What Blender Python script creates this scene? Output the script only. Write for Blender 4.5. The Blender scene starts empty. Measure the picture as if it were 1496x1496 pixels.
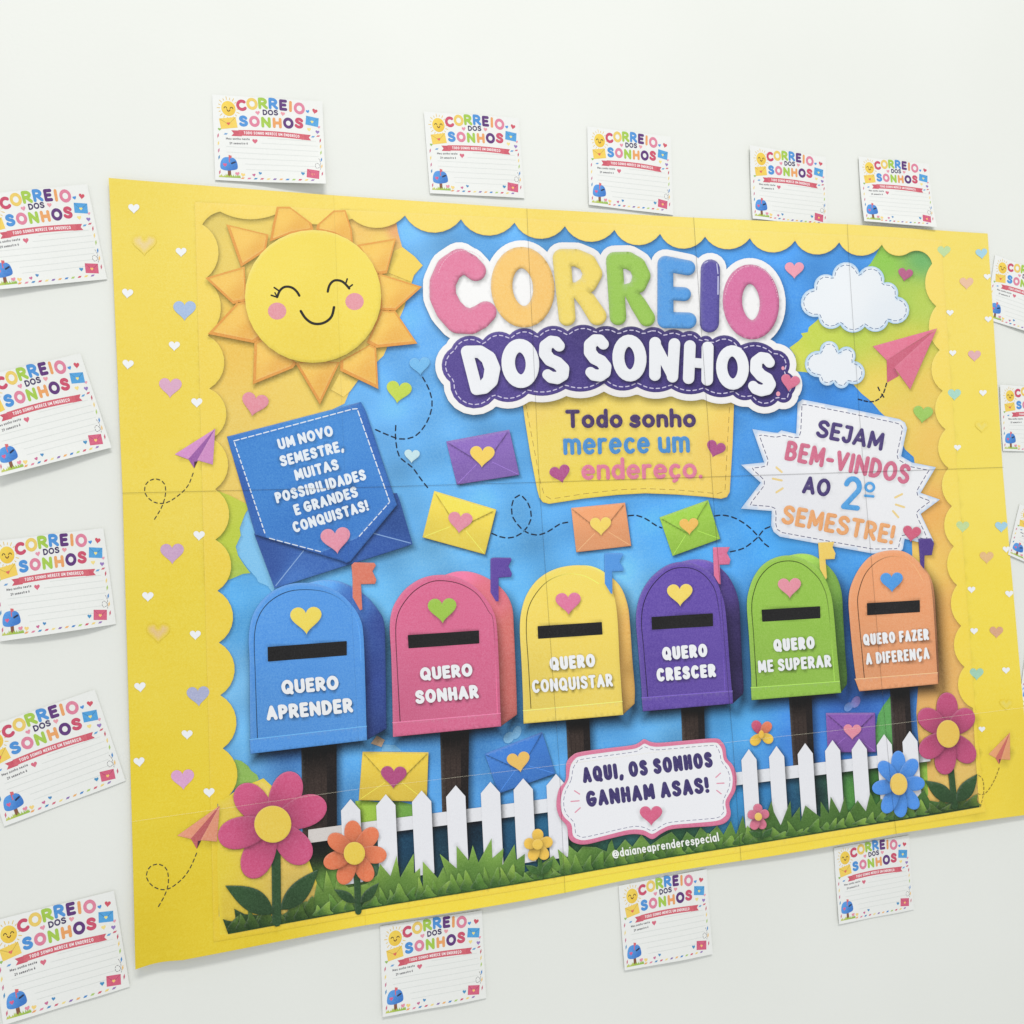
# Classroom wall with a tiled paper poster and small printed cards taped round it.
import bpy, math, random
import numpy as np
from mathutils import Vector, Matrix
from mathutils.geometry import delaunay_2d_cdt

scene = bpy.context.scene
col = scene.collection
random.seed(7)
Z0 = 1.75                       # height of the poster's top left corner above the floor

# ------------------------------------------------------------------ camera
cam_data = bpy.data.cameras.new('camera')
cam_data.sensor_width = 36.0
cam_data.lens = 36.0 * 1274.118 / 1496.0
cam_data.clip_start = 0.01
cam_data.clip_end = 50.0
CAM_LOC = np.array([0.11890742, -0.85712843, -0.35562709])
CAM_ROT = np.array([[0.95929949, 0.03932678, -0.27963886],
                    [-0.27751085, -0.05200947, -0.95931368],
                    [-0.05227059, 0.99787195, -0.03897905]])
cam = bpy.data.objects.new('camera', cam_data)
col.objects.link(cam)
m4 = Matrix([list(CAM_ROT[i]) + [0] for i in range(3)] + [[0, 0, 0, 1]])
m4.translation = Vector((CAM_LOC[0], CAM_LOC[1], CAM_LOC[2] + Z0))
cam.matrix_world = m4
scene.camera = cam

# ------------------------------------------------------------------ room light and exposure
world = bpy.data.worlds.new('World')
scene.world = world
world.use_nodes = True
bg = world.node_tree.nodes['Background']
bg.inputs[0].default_value = (0.97, 0.99, 1.0, 1)
bg.inputs[1].default_value = 0.735

def area_lamp(name, loc, target, sx, sy, watts, color):
    d = bpy.data.lights.new(name, 'AREA')
    d.shape = 'RECTANGLE'; d.size = sx; d.size_y = sy
    d.energy = watts; d.color = color
    o = bpy.data.objects.new(name, d); col.objects.link(o)
    o.location = loc
    o.rotation_euler = (Vector(target) - Vector(loc)).to_track_quat('-Z', 'Y').to_euler()
    return o
area_lamp('ceiling_lamp', (0.36, -2.5, 4.3), (0.5, 0.0, 1.3), 1.7, 0.5, 71.0, (1.0, 0.985, 0.955))

scene.view_settings.view_transform = 'Standard'
scene.view_settings.look = 'None'
scene.view_settings.exposure = 0.0
scene.view_settings.gamma = 1.0
scene.view_settings.use_curve_mapping = False
E_REF = 0.96                    # irradiance the inks are calibrated for

# ------------------------------------------------------------------ plane mapping
def wall_xz(p):
    """traced points (sheet of 1496 units) -> metres on the wall plane: x to the right, z up from the poster's top left corner"""
    p = np.asarray(p, float).reshape(-1, 2)
    d = np.stack([p[:, 0] - 748, -(p[:, 1] - 748), np.full(len(p), -1274.118)], 1) @ CAM_ROT.T
    t = -CAM_LOC[1] / d[:, 1]
    return np.stack([CAM_LOC[0] + t * d[:, 0], CAM_LOC[2] + t * d[:, 2]], 1)

def lin(c):
    c = np.asarray(c, float) / 255.0
    return np.where(c <= 0.04045, c / 12.92, ((c + 0.055) / 1.055) ** 2.4)

# ------------------------------------------------------------------ materials
def new_mat(name):
    m = bpy.data.materials.new(name); m.use_nodes = True
    nt = m.node_tree
    return m, nt, nt.nodes['Principled BSDF']

def ink_material(name, grain, rough=0.62, scale=900.0):
    """printed paper: ink colour from the mesh, broken up by fine printer grain"""
    m, nt, b = new_mat(name)
    N, L = nt.nodes, nt.links
    at = N.new('ShaderNodeAttribute'); at.attribute_name = 'ink'
    tc = N.new('ShaderNodeNewGeometry')
    n1 = N.new('ShaderNodeTexNoise'); n1.inputs['Scale'].default_value = scale
    n1.inputs['Detail'].default_value = 2.0; n1.inputs['Roughness'].default_value = 0.7
    n2 = N.new('ShaderNodeTexNoise'); n2.inputs['Scale'].default_value = 22.0
    n2.inputs['Detail'].default_value = 3.0
    mp = N.new('ShaderNodeMapping'); mp.inputs['Scale'].default_value = (0.6, 1, 7.0)
    n3 = N.new('ShaderNodeTexNoise'); n3.inputs['Scale'].default_value = 60.0
    n3.inputs['Detail'].default_value = 2.0
    L.new(tc.outputs['Position'], n1.inputs['Vector'])
    L.new(tc.outputs['Position'], n2.inputs['Vector'])
    L.new(tc.outputs['Position'], mp.inputs['Vector'])
    L.new(mp.outputs['Vector'], n3.inputs['Vector'])
    def rng(node, lo, hi):
        r = N.new('ShaderNodeMapRange')
        r.inputs['From Min'].default_value = 0.25; r.inputs['From Max'].default_value = 0.75
        r.inputs['To Min'].default_value = lo; r.inputs['To Max'].default_value = hi
        L.new(node.outputs[0], r.inputs['Value']); return r
    a = rng(n1, 1 - grain, 1 + grain); c = rng(n2, 1 - grain * 0.22, 1 + grain * 0.22)
    e = rng(n3, 1 - grain * 0.16, 1 + grain * 0.16)
    mu = N.new('ShaderNodeMath'); mu.operation = 'MULTIPLY'
    mu2 = N.new('ShaderNodeMath'); mu2.operation = 'MULTIPLY'
    L.new(a.outputs[0], mu.inputs[0]); L.new(c.outputs[0], mu.inputs[1])
    L.new(mu.outputs[0], mu2.inputs[0]); L.new(e.outputs[0], mu2.inputs[1])
    gm = N.new('ShaderNodeGamma')                     # grain bites the dense inks, leaves the bare paper clean
    L.new(at.outputs['Color'], gm.inputs['Color']); L.new(mu2.outputs[0], gm.inputs['Gamma'])
    L.new(gm.outputs[0], b.inputs['Base Color'])
    b.inputs['Roughness'].default_value = rough
    b.inputs['Specular IOR Level'].default_value = 0.25
    bp = N.new('ShaderNodeBump'); bp.inputs['Strength'].default_value = 0.03
    bp.inputs['Distance'].default_value = 0.0003
    L.new(n1.outputs[0], bp.inputs['Height']); L.new(bp.outputs[0], b.inputs['Normal'])
    return m
INK = ink_material('printed_poster_ink', 0.15, 0.55, 800.0)
CARD = ink_material('printed_card_paper', 0.12, 0.55, 700.0)

JOINT, nt, b = new_mat('paper_joint_line')
at = nt.nodes.new('ShaderNodeAttribute'); at.attribute_name = 'ink'
nt.links.new(at.outputs['Color'], b.inputs['Base Color'])
nt.links.new(at.outputs['Alpha'], b.inputs['Alpha'])
b.inputs['Roughness'].default_value = 0.7

WALL, nt, b = new_mat('painted_wall')
N, L = nt.nodes, nt.links
g = N.new('ShaderNodeNewGeometry')
n1 = N.new('ShaderNodeTexNoise'); n1.inputs['Scale'].default_value = 3.0; n1.inputs['Detail'].default_value = 4
n2 = N.new('ShaderNodeTexNoise'); n2.inputs['Scale'].default_value = 260.0; n2.inputs['Detail'].default_value = 4
L.new(g.outputs['Position'], n1.inputs['Vector']); L.new(g.outputs['Position'], n2.inputs['Vector'])
r = N.new('ShaderNodeValToRGB')
r.color_ramp.elements[0].position = 0.3; r.color_ramp.elements[1].position = 0.7
r.color_ramp.elements[0].color = (0.765, 0.778, 0.730, 1); r.color_ramp.elements[1].color = (0.800, 0.812, 0.768, 1)
L.new(n1.outputs[0], r.inputs[0]); L.new(r.outputs[0], b.inputs['Base Color'])
bp = N.new('ShaderNodeBump'); bp.inputs['Strength'].default_value = 0.12; bp.inputs['Distance'].default_value = 0.0008
L.new(n2.outputs[0], bp.inputs['Height']); L.new(bp.outputs[0], b.inputs['Normal'])
b.inputs['Roughness'].default_value = 0.6

# ------------------------------------------------------------------ the wall
def grid_mesh(name, x0, x1, z0, z1, nx, nz, y):
    vs = [(x0 + (x1 - x0) * i / nx, y, z0 + (z1 - z0) * j / nz) for j in range(nz + 1) for i in range(nx + 1)]
    fs = [(j * (nx + 1) + i, j * (nx + 1) + i + 1, (j + 1) * (nx + 1) + i + 1, (j + 1) * (nx + 1) + i)
          for j in range(nz) for i in range(nx)]
    me = bpy.data.meshes.new(name); me.from_pydata(vs, [], fs); return me
me = grid_mesh('wall', -2.4, 3.4, 0.0, 3.3, 8, 8, 0.0)
me.materials.append(WALL)
wall = bpy.data.objects.new('wall', me); col.objects.link(wall)
wall['kind'] = 'structure'
wall['label'] = 'smooth off white painted wall behind the poster and cards'

# ================================================================== 2D drawing tools
def tile(x0, y0, s):
    def f(*pts):
        a = np.array(pts, float).reshape(-1, 2)
        return a / s + np.array([x0, y0])
    f.s = s
    return f

def dedupe(p, eps=1e-3):
    out = [p[0]]
    for q in p[1:]:
        if np.hypot(*(q - out[-1])) > eps: out.append(q)
    if len(out) > 2 and np.hypot(*(out[0] - out[-1])) < eps: out.pop()
    return np.array(out)

def catmull(pts, n=6, closed=False):
    p = np.asarray(pts, float); k = len(p); out = []
    rng_ = range(k) if closed else range(k - 1)
    for i in rng_:
        if closed: a, b_, c, d = p[i - 1], p[i], p[(i + 1) % k], p[(i + 2) % k]
        else:
            a = p[max(i - 1, 0)]; b_ = p[i]; c = p[i + 1]; d = p[min(i + 2, k - 1)]
        for t in np.arange(n) / n:
            out.append(0.5 * ((2 * b_) + (-a + c) * t + (2 * a - 5 * b_ + 4 * c - d) * t * t + (-a + 3 * b_ - 3 * c + d) * t ** 3))
    if not closed: out.append(p[-1])
    return np.array(out)

def arc3(a, m, b_, n=9):
    """points of the circle arc from a through m to b_ (b_ left out)"""
    ax, ay = a; bx, by = m; cx, cy = b_
    d = 2 * (ax * (by - cy) + bx * (cy - ay) + cx * (ay - by))
    if abs(d) < 1e-6: return [np.array(a, float)]
    ux = ((ax * ax + ay * ay) * (by - cy) + (bx * bx + by * by) * (cy - ay) + (cx * cx + cy * cy) * (ay - by)) / d
    uy = ((ax * ax + ay * ay) * (cx - bx) + (bx * bx + by * by) * (ax - cx) + (cx * cx + cy * cy) * (bx - ax)) / d
    r = math.hypot(ax - ux, ay - uy)
    t0 = math.atan2(ay - uy, ax - ux); t1 = math.atan2(by - uy, bx - ux); t2 = math.atan2(cy - uy, cx - ux)
    d1 = (t1 - t0) % (2 * math.pi); d2 = (t2 - t0) % (2 * math.pi)
    if d1 > d2: d2 -= 2 * math.pi
    return [np.array([ux + r * math.cos(t0 + d2 * i / n), uy + r * math.sin(t0 + d2 * i / n)]) for i in range(n)]

def scallop(seq, n=9, closed=True):
    """cusp, bulge, cusp, bulge ... -> outline of circle arcs"""
    seq = np.asarray(seq, float); out = []; k = len(seq)
    for i in range(0, k - (0 if closed else 1), 2):
        out += arc3(seq[i], seq[(i + 1) % k], seq[(i + 2) % k], n)
    if not closed: out.append(seq[-1])
    return np.array(out)

def ellipse(cx, cy, rx, ry, rot=0.0, n=36):
    t = np.arange(n) * 2 * math.pi / n
    x, y = rx * np.cos(t), ry * np.sin(t); c, s = math.cos(rot), math.sin(rot)
    return np.stack([cx + x * c - y * s, cy + x * s + y * c], 1)

def heart(cx, cy, w, rot=0.0, n=40):
    """plump heart, w wide, rot in degrees clockwise"""
    t = np.arange(n) * 2 * math.pi / n
    x = 16 * np.sin(t) ** 3; y = -(13 * np.cos(t) - 5 * np.cos(2 * t) - 2 * np.cos(3 * t) - np.cos(4 * t)) - 2.5
    s = w / 32.0; r_ = math.radians(rot); c, q = math.cos(r_), math.sin(r_)
    x, y = x * s, y * s * 0.97
    return np.stack([cx + x * c - y * q, cy + x * q + y * c], 1)

def resample(p, step, closed=True):
    p = np.asarray(p, float); out = []; k = len(p)
    for i in range(k if closed else k - 1):
        a, b_ = p[i], p[(i + 1) % k]; d = np.hypot(*(b_ - a)); m = max(1, int(math.ceil(d / step)))
        for j in range(m): out.append(a + (b_ - a) * j / m)
    if not closed: out.append(p[-1])
    return np.array(out)

def area(p):
    x, y = p[:, 0], p[:, 1]
    return 0.5 * np.sum(x * np.roll(y, -1) - np.roll(x, -1) * y)

def seglist(loops):
    A = np.concatenate(loops); B = np.concatenate([np.roll(l, -1, 0) for l in loops]); return A, B

def inside(pts, loops):
    A, B = seglist(loops); res = np.zeros(len(pts), bool)
    for s in range(0, len(pts), 4000):
        p = pts[s:s + 4000]; y = p[:, 1:2]; x = p[:, 0:1]
        cond = (A[:, 1] > y) != (B[:, 1] > y)
        dy = B[:, 1] - A[:, 1]; dy = np.where(np.abs(dy) < 1e-12, 1e-12, dy)
        xi = A[:, 0] + (y - A[:, 1]) / dy * (B[:, 0] - A[:, 0])
        res[s:s + 4000] = (np.sum(cond & (x < xi), 1) % 2) == 1
    return res

def nearest(pts, loops):
    """distance to the outline and outward-independent direction from the outline to the point"""
    A, B = seglist(loops); D = B - A; LL = np.maximum((D ** 2).sum(1), 1e-12)
    dist = np.empty(len(pts)); idx = np.empty(len(pts), int)
    for s in range(0, len(pts), 3000):
        p = pts[s:s + 3000]
        t = ((p[:, None, 0] - A[:, 0]) * D[:, 0] + (p[:, None, 1] - A[:, 1]) * D[:, 1]) / LL
        t = np.clip(t, 0, 1)
        dx = p[:, None, 0] - (A[:, 0] + t * D[:, 0]); dy = p[:, None, 1] - (A[:, 1] + t * D[:, 1])
        d2 = dx * dx + dy * dy
        i = np.argmin(d2, 1); idx[s:s + 3000] = i; dist[s:s + 3000] = np.sqrt(d2[np.arange(len(p)), i])
    n = np.stack([D[:, 1], -D[:, 0]], 1) / np.sqrt(LL)[:, None]
    return dist, idx, n

def sdf(pts, loops):
    d, _, _ = nearest(pts, loops)
    return np.where(inside(pts, loops), -d, d)

SIMPLIFY = 0.14
def union(polys, fill=False):
    """outline loops of the union of simple polygons"""
    vs, fs = [], []
    for p in polys:
        p = dedupe(np.asarray(p, float))
        if len(p) < 3 or abs(area(p)) < 1e-6: continue
        if area(p) < 0: p = p[::-1]
        fs.append(list(range(len(vs), len(vs) + len(p)))); vs += [Vector((a, b_)) for a, b_ in p]
    V, _, F, _, _, OF = delaunay_2d_cdt(vs, [], fs, 0, 1e-4)
    V = np.array([(v[0], v[1]) for v in V])
    ed = set()
    for f, o in zip(F, OF):
        if not o: continue
        for i in range(len(f)): ed.add((f[i], f[(i + 1) % len(f)]))
    nxt = {}
    for a, b_ in ed:
        if (b_, a) not in ed: nxt.setdefault(a, []).append(b_)
    loops = []
    while nxt:
        a = next(iter(nxt)); lp = [a]
        while True:
            b_ = nxt[lp[-1]].pop()
            if not nxt[lp[-1]]: del nxt[lp[-1]]
            if b_ == a: break
            lp.append(b_)
            if b_ not in nxt: break
        if len(lp) > 2:
            q = dedupe(V[lp], SIMPLIFY)
            if len(q) > 2 and abs(area(q)) > 1e-5: loops.append(q)
    if fill:
        m = max(loops, key=lambda q: abs(area(q))); loops = [m]
    return loops

def stroke_polys(pts, r, n=12):
    """tapered round-ended brush stroke as convex pieces; r one radius or one per point"""
    pts = np.asarray(pts, float); r = np.broadcast_to(np.asarray(r, float), (len(pts),))
    out = [ellipse(p[0], p[1], q, q, 0.13, n) for p, q in zip(pts, r)]
    for i in range(len(pts) - 1):
        d = pts[i + 1] - pts[i]; l = np.hypot(*d)
        if l < 1e-6: continue
        m = np.array([-d[1], d[0]]) / l
        out.append(np.array([pts[i] + m * r[i], pts[i + 1] + m * r[i + 1], pts[i + 1] - m * r[i + 1], pts[i] - m * r[i]]))
    return out

def capsule(a, b_, r, n=4):
    a = np.asarray(a, float); b_ = np.asarray(b_, float); d = b_ - a; t = math.atan2(d[1], d[0])
    p = [b_ + r * np.array([math.cos(t + s), math.sin(t + s)]) for s in np.linspace(-math.pi / 2, math.pi / 2, n)]
    p += [a + r * np.array([math.cos(t + s), math.sin(t + s)]) for s in np.linspace(math.pi / 2, 1.5 * math.pi, n)]
    return np.array(p)

def dashes(path, dash, gap, r, closed=False):
    p = np.asarray(path, float)
    if closed: p = np.vstack([p, p[:1]])
    seg = np.hypot(*(p[1:] - p[:-1]).T); cum = np.concatenate([[0], np.cumsum(seg)])
    at_ = lambda s: np.array([np.interp(s, cum, p[:, 0]), np.interp(s, cum, p[:, 1])])
    out = []; s = 0.0
    while s < cum[-1] - dash * 0.4:
        out.append(capsule(at_(s), at_(min(s + dash, cum[-1])), r)); s += dash + gap
    return out

def inset(loop, d):
    """outline moved inwards by d (outwards when negative), tangled points dropped"""
    l = resample(loop, max(2.0, abs(d) * 0.5)); s = 1 if area(l) > 0 else -1
    t = np.roll(l, -1, 0) - np.roll(l, 1, 0); t /= np.maximum(np.hypot(t[:, 0], t[:, 1]), 1e-9)[:, None]
    q = l + np.stack([-t[:, 1], t[:, 0]], 1) * d * s
    dd, _, _ = nearest(q, [l])
    return q[dd > abs(d) * 0.93]

# ------------------------------------------------------------------ rounded lettering drawn from brush strokes
def _el(cx, cy, rx, ry, a0, a1, n=14):
    t = np.radians(np.linspace(a0, a1, n)); return [(cx + rx * math.cos(q), cy + ry * math.sin(q)) for q in t]
_S = catmull([(.50, .84), (.40, .96), (.25, 1.0), (.09, .93), (.03, .76), (.12, .61), (.28, .52), (.44, .42), (.52, .26), (.45, .08), (.27, .0), (.10, .04), (.0, .15)], 3)
_s = catmull([(.38, .52), (.28, .63), (.15, .63), (.05, .53), (.10, .40), (.22, .34), (.36, .26), (.37, .11), (.24, .0), (.10, .01), (.0, .10)], 3)
X = .66                                          # height of small letters
GLYPH = {
 'A': (.62, [[(0, 0), (.31, 1), (.62, 0)], [(.12, .30), (.50, .30)]]),
 'B': (.50, [[(0, 0), (0, 1), (.22, 1)] + _el(.22, .77, .24, .23, 90, -90, 8) + [(0, .54)], [(.2, .54)] + _el(.24, .27, .27, .27, 90, -90, 8) + [(0, 0)]]),
 'C': (.58, [_el(.32, .5, .32, .5, 48, 312, 18)]),
 'D': (.56, [[(0, 0), (0, 1), (.16, 1)] + _el(.16, .5, .40, .5, 90, -90, 12) + [(0, 0)]]),
 'E': (.42, [[(.42, 1), (0, 1), (0, 0), (.42, 0)], [(0, .52), (.36, .52)]]),
 'F': (.42, [[(.42, 1), (0, 1), (0, 0)], [(0, .50), (.35, .50)]]),
 'G': (.64, [_el(.33, .5, .33, .5, 48, 350, 18) + [(.64, .44), (.38, .44)]]),
 'H': (.52, [[(0, 0), (0, 1)], [(.52, 0), (.52, 1)], [(0, .5), (.52, .5)]]),
 'I': (.0, [[(0, 0), (0, 1)]]),
 'J': (.36, [[(.08, 1), (.36, 1), (.36, .25)] + _el(.18, .22, .18, .22, 0, -170, 7)]),
 'L': (.40, [[(0, 1), (0, 0), (.40, 0)]]),
 'M': (.72, [[(0, 0), (.04, 1), (.36, .22), (.68, 1), (.72, 0)]]),
 'N': (.62, [[(0, 0), (0, 1), (.62, 0), (.62, 1)]]),
 'O': (.68, [_el(.34, .5, .34, .5, 0, 360, 22)]),
 'P': (.48, [[(0, 0), (0, 1), (.2, 1)] + _el(.2, .72, .28, .28, 90, -90, 9) + [(0, .44)]]),
 'Q': (.70, [_el(.34, .5, .34, .5, 0, 360, 22), [(.42, .22), (.68, -.06)]]),
 'R': (.52, [[(0, 0), (0, 1), (.2, 1)] + _el(.2, .73, .28, .27, 90, -90, 9) + [(0, .46)], [(.2, .46), (.52, 0)]]),
 'S': (.52, [list(_S)]),
 'T': (.54, [[(0, 1), (.54, 1)], [(.27, 1), (.27, 0)]]),
 'U': (.54, [[(0, 1), (0, .3)] + _el(.27, .28, .27, .28, 180, 360, 10) + [(.54, 1)]]),
 'V': (.60, [[(0, 1), (.30, 0), (.60, 1)]]),
 'Z': (.48, [[(0, 1), (.48, 1), (0, 0), (.48, 0)]]),
 '2': (.52, [_el(.26, .72, .25, .28, 165, -25, 10) + [(.0, 0), (.52, 0)]]),
 '!': (.0, [[(0, 1), (0, .38)], [(0, .0), (0, .01)]]),
 ',': (.06, [[(.07, .03), (.0, -.18)]]),
 '.': (.0, [[(0, .0), (0, .01)]]),
 '-': (.28, [[(0, .42), (.28, .42)]]),
 'a': (.42, [_el(.20, X / 2, .20, X / 2, 0, 360, 14), [(.41, X), (.41, 0)]]),
 'c': (.36, [_el(.21, X / 2, .21, X / 2, 50, 310, 12)]),
 'd': (.42, [_el(.20, X / 2, .20, X / 2, 0, 360, 14), [(.41, 1.06), (.41, 0)]]),
 'e': (.44, [[(.03, X * .52), (.43, X * .52)] + _el(.22, X / 2, .22, X / 2, 12, 312, 14)]),
 'h': (.40, [[(0, 1.06), (0, 0)], [(0, X * .5)] + _el(.20, X - .22, .20, .22, 160, 0, 7) + [(.40, 0)]]),
 'i': (.0, [[(0, X), (0, 0)], [(0, .93), (0, .94)]]),
 'l': (.0, [[(0, 1.06), (0, 0)]]),
 'm': (.66, [[(0, X), (0, 0)], [(0, X * .5)] + _el(.165, X - .19, .165, .19, 160, 0, 6) + [(.33, 0)], [(.33, X * .5)] + _el(.495, X - .19, .165, .19, 160, 0, 6) + [(.66, 0)]]),
 'n': (.40, [[(0, X), (0, 0)], [(0, X * .5)] + _el(.20, X - .22, .20, .22, 160, 0, 7) + [(.40, 0)]]),
 'o': (.46, [_el(.23, X / 2, .23, X / 2, 0, 360, 16)]),
 'p': (.42, [[(0, X), (0, -.30)], _el(.21, X / 2, .21, X / 2, 0, 360, 14)]),
 'r': (.26, [[(0, X), (0, 0)], [(0, X * .5)] + _el(.20, X - .22, .20, .22, 160, 70, 5)]),
 's': (.38, [list(_s)]),
 't': (.30, [[(.12, .95), (.12, .12), (.28, .0)], [(0, X), (.28, X)]]),
 'u': (.40, [[(0, X), (0, .22)] + _el(.20, .20, .20, .20, 180, 360, 7) + [(.40, X)], [(.40, X), (.40, 0)]]),
 '@': (.80, [_el(.36, .36, .17, .20, 0, 360, 12), [(.54, .55), (.54, .22)] + _el(.66, .24, .12, .10, 200, 330, 4) + _el(.40, .36, .40, .48, 0, 300, 18)]),
}
GLYPH['ç'] = (.36, GLYPH['c'][1] + [[(.21, 0), (.24, -.14), (.14, -.22)]])
GLYPH['Ç'] = (.58, GLYPH['C'][1] + [[(.32, 0), (.36, -.14), (.24, -.22)]])
GLYPH['é'] = (.44, GLYPH['e'][1] + [[(.18, .88), (.30, 1.02)]])
GLYPH['º'] = (.36, [_el(.18, .70, .18, .26, 0, 360, 14), [(.02, .14), (.36, .14)]])

def text(s, p0, p1, cap, r, up=None, gap=.07, n=10):
    """lettering fitted between two points of its base line; returns outline loops of the whole line"""
    p0 = np.asarray(p0, float).ravel(); p1 = np.asarray(p1, float).ravel()
    d = p1 - p0; Lw = np.hypot(*d); d = d / Lw
    u = np.array([d[1], -d[0]]) if up is None else np.asarray(up, float)
    re = r / cap
    lw = sum(GLYPH[c][0] for c in s if c != ' ')
    nch = sum(c != ' ' for c in s); nsp = s.count(' ')
    fixed = nch * 2 * re + (len(s) - 1) * gap + nsp * .20
    k = (Lw / cap - fixed) / max(lw, 1e-6)
    k = min(max(k, .45), 1.6)
    extra = (Lw / cap - fixed - lw * k) / max(len(s) - 1, 1)
    x = 0.0; loops = []
    for c in s:
        if c == ' ': x += .20 + gap + extra; continue
        w, st = GLYPH[c]; polys = []
        for q in st:
            q = np.array(q, float)
            P_ = p0 + np.outer((x + re + q[:, 0] * k) * cap, d) + np.outer((re + q[:, 1] * (1 - 2 * re)) * cap, u)
            polys += stroke_polys(P_, r, n)
        loops += union(polys)
        x += w * k + 2 * re + gap + extra
    return loops

def glyph_at(c, cx, cy, w, h, r, rot=0.0, n=12):
    a = math.radians(rot); d = np.array([math.cos(a), math.sin(a)]); u = np.array([d[1], -d[0]])
    gw, st = GLYPH[c]; polys = []
    for q in st:
        q = np.array(q, float)
        px_ = (q[:, 0] / max(gw, 1e-6) - .5) * (w - 2 * r) if gw > 0 else np.zeros(len(q))
        P_ = np.array([cx, cy]) + np.outer(px_, d) + np.outer((q[:, 1] - .5) * (h - 2 * r), u)
        polys += stroke_polys(P_, r, n)
    return union(polys)

# ================================================================== ink parts
class Art:
    """a printed sheet: parts are drawn in its own 2D units and end as thin sheets of ink on the paper"""
    def __init__(self, to_xyz, mat, maxseg):
        self.parts = []; self.to_xyz = to_xyz; self.mat = mat; self.maxseg = maxseg; self.sheet_tone = None

    def add(self, name, loops, color, lv, parent=None, step=None, bevel=None, tone=None, soft=None, alpha=None, tone_from=-1,
            mat=None, label=None, kind=None):
        """color: one rgb or [(x, y, rgb), ...]; bevel (width, strength): printed edge light and shade, put into the ink colour;
        tone (dx, dy, blur, strength): darker ink the artwork prints round this shape; soft: (edge rgb, width)"""
        if isinstance(loops, np.ndarray): loops = [loops]
        loops = [resample(dedupe(np.asarray(l, float)), self.maxseg) for l in loops]
        rec = dict(name=name, loops=loops, color=color, lv=lv, parent=parent, step=step, bevel=bevel, tone=tone,
                   soft=soft, alpha=alpha, mat=mat or self.mat, label=label, kind=kind, obj=None, tone_from=tone_from)
        self.parts.append(rec)
        return rec

    def build_mesh(self, rec):
        loops = rec['loops']; bnd = np.concatenate(loops)
        extra = []
        if rec['bevel']:
            A, B = seglist(loops); _, _, nn = None, None, None
            t = np.concatenate([np.roll(l, -1, 0) - np.roll(l, 1, 0) for l in loops])
            t /= np.maximum(np.hypot(t[:, 0], t[:, 1]), 1e-9)[:, None]
            nrm = np.stack([-t[:, 1], t[:, 0]], 1)
            for w in (0.45, 1.0):
                for s in (1, -1):
                    q = bnd + nrm * rec['bevel'][0] * w * s
                    q = q[::2] if w == 1.0 else q
                    d = sdf(q, loops)
                    extra.append(q[d < -0.85 * rec['bevel'][0] * w])
        if rec['step']:
            st = rec['step']; lo, hi = bnd.min(0), bnd.max(0)
            xs = np.arange(lo[0] + st / 2, hi[0], st); ys = np.arange(lo[1] + st / 2, hi[1], st)
            gx, gy = np.meshgrid(xs, ys); gx = gx + (np.arange(len(ys)) % 2)[:, None] * st * 0.5
            q = np.stack([gx.ravel(), gy.ravel()], 1)
            d = sdf(q, loops); m = max(0.3 * st, (rec['bevel'][0] * 1.2 if rec['bevel'] else 0))
            extra.append(q[d < -m])
        pts = np.concatenate([bnd] + extra) if extra else bnd
        edges = []; o = 0
        for l in loops:
            k = len(l); edges += [(o + i, o + (i + 1) % k) for i in range(k)]; o += k
        V, _, F, _, _, _ = delaunay_2d_cdt([Vector((a, b_)) for a, b_ in pts], edges, [], 0, 1e-5)
        V = np.array([(v[0], v[1]) for v in V]); F = np.array([f for f in F if len(f) == 3], int)
        cen = V[F].mean(1)
        a, b_, c = V[F[:, 0]], V[F[:, 1]], V[F[:, 2]]
        ar = np.abs((b_[:, 0] - a[:, 0]) * (c[:, 1] - a[:, 1]) - (b_[:, 1] - a[:, 1]) * (c[:, 0] - a[:, 0]))
        le = np.maximum(np.maximum(np.hypot(*(b_ - a).T), np.hypot(*(c - b_).T)), np.hypot(*(a - c).T))
        F = F[inside(cen, loops) & (ar / le > 0.03)]
        used = np.unique(F); remap = -np.ones(len(V), int); remap[used] = np.arange(len(used))
        return V[used], remap[F]

    def shade(self, rec, V):
        c = rec['color']
        if isinstance(c, list):
            W = []; C = []
            for x, y, q in c:
                W.append(1.0 / (((V[:, 0] - x) ** 2 + (V[:, 1] - y) ** 2) + 60.0) ** 1.3); C.append(lin(q))
            W = np.array(W); rgb = (W[:, :, None] * np.array(C)[:, None, :]).sum(0) / W.sum(0)[:, None]
        else: rgb = np.tile(lin(c), (len(V), 1))
        if rec['name'] == 'sky_panel':                # washy, uneven printed blue
            x, y = V[:, 0], V[:, 1]
            w = np.sin(x * .021 + 1.3 * np.sin(y * .017)) * np.sin(y * .027 + 1.7 * np.sin(x * .013)) + .6 * np.sin(x * .063 + y * .031) * np.sin(y * .071 - x * .022)
            rgb = rgb * (1 + .15 * w)[:, None]
        loops = rec['loops']
        if rec['bevel'] or rec['soft']:
            d, i, nn = nearest(V, loops)
            if rec['soft']:
                k = np.clip(d / rec['soft'][1], 0, 1)[:, None]; k = k * k * (3 - 2 * k)
                rgb = rgb * k + lin(rec['soft'][0]) * (1 - k)
            if rec['bevel']:
                A, B = seglist(loops); mid = (A + B) / 2
                sgn = np.where(inside(mid + nn * 0.02, loops), -1.0, 1.0)
                s = (nn * sgn[:, None])[i] @ np.array([-0.45, -0.89])  # picture light from the upper left, shaded into the ink
                k = np.clip(1 - d / (rec['bevel'][0] * 1.01), 0, 1)
                f = rec['bevel'][1] * s * k
                if rec['bevel'][1] >= .28: rgb = rgb * (1 - .16 * k[:, None])
                rgb = np.where(f[:, None] > 0, rgb + (1 - rgb) * f[:, None] * 0.45, rgb * (1 + f[:, None]))
        return rgb

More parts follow.
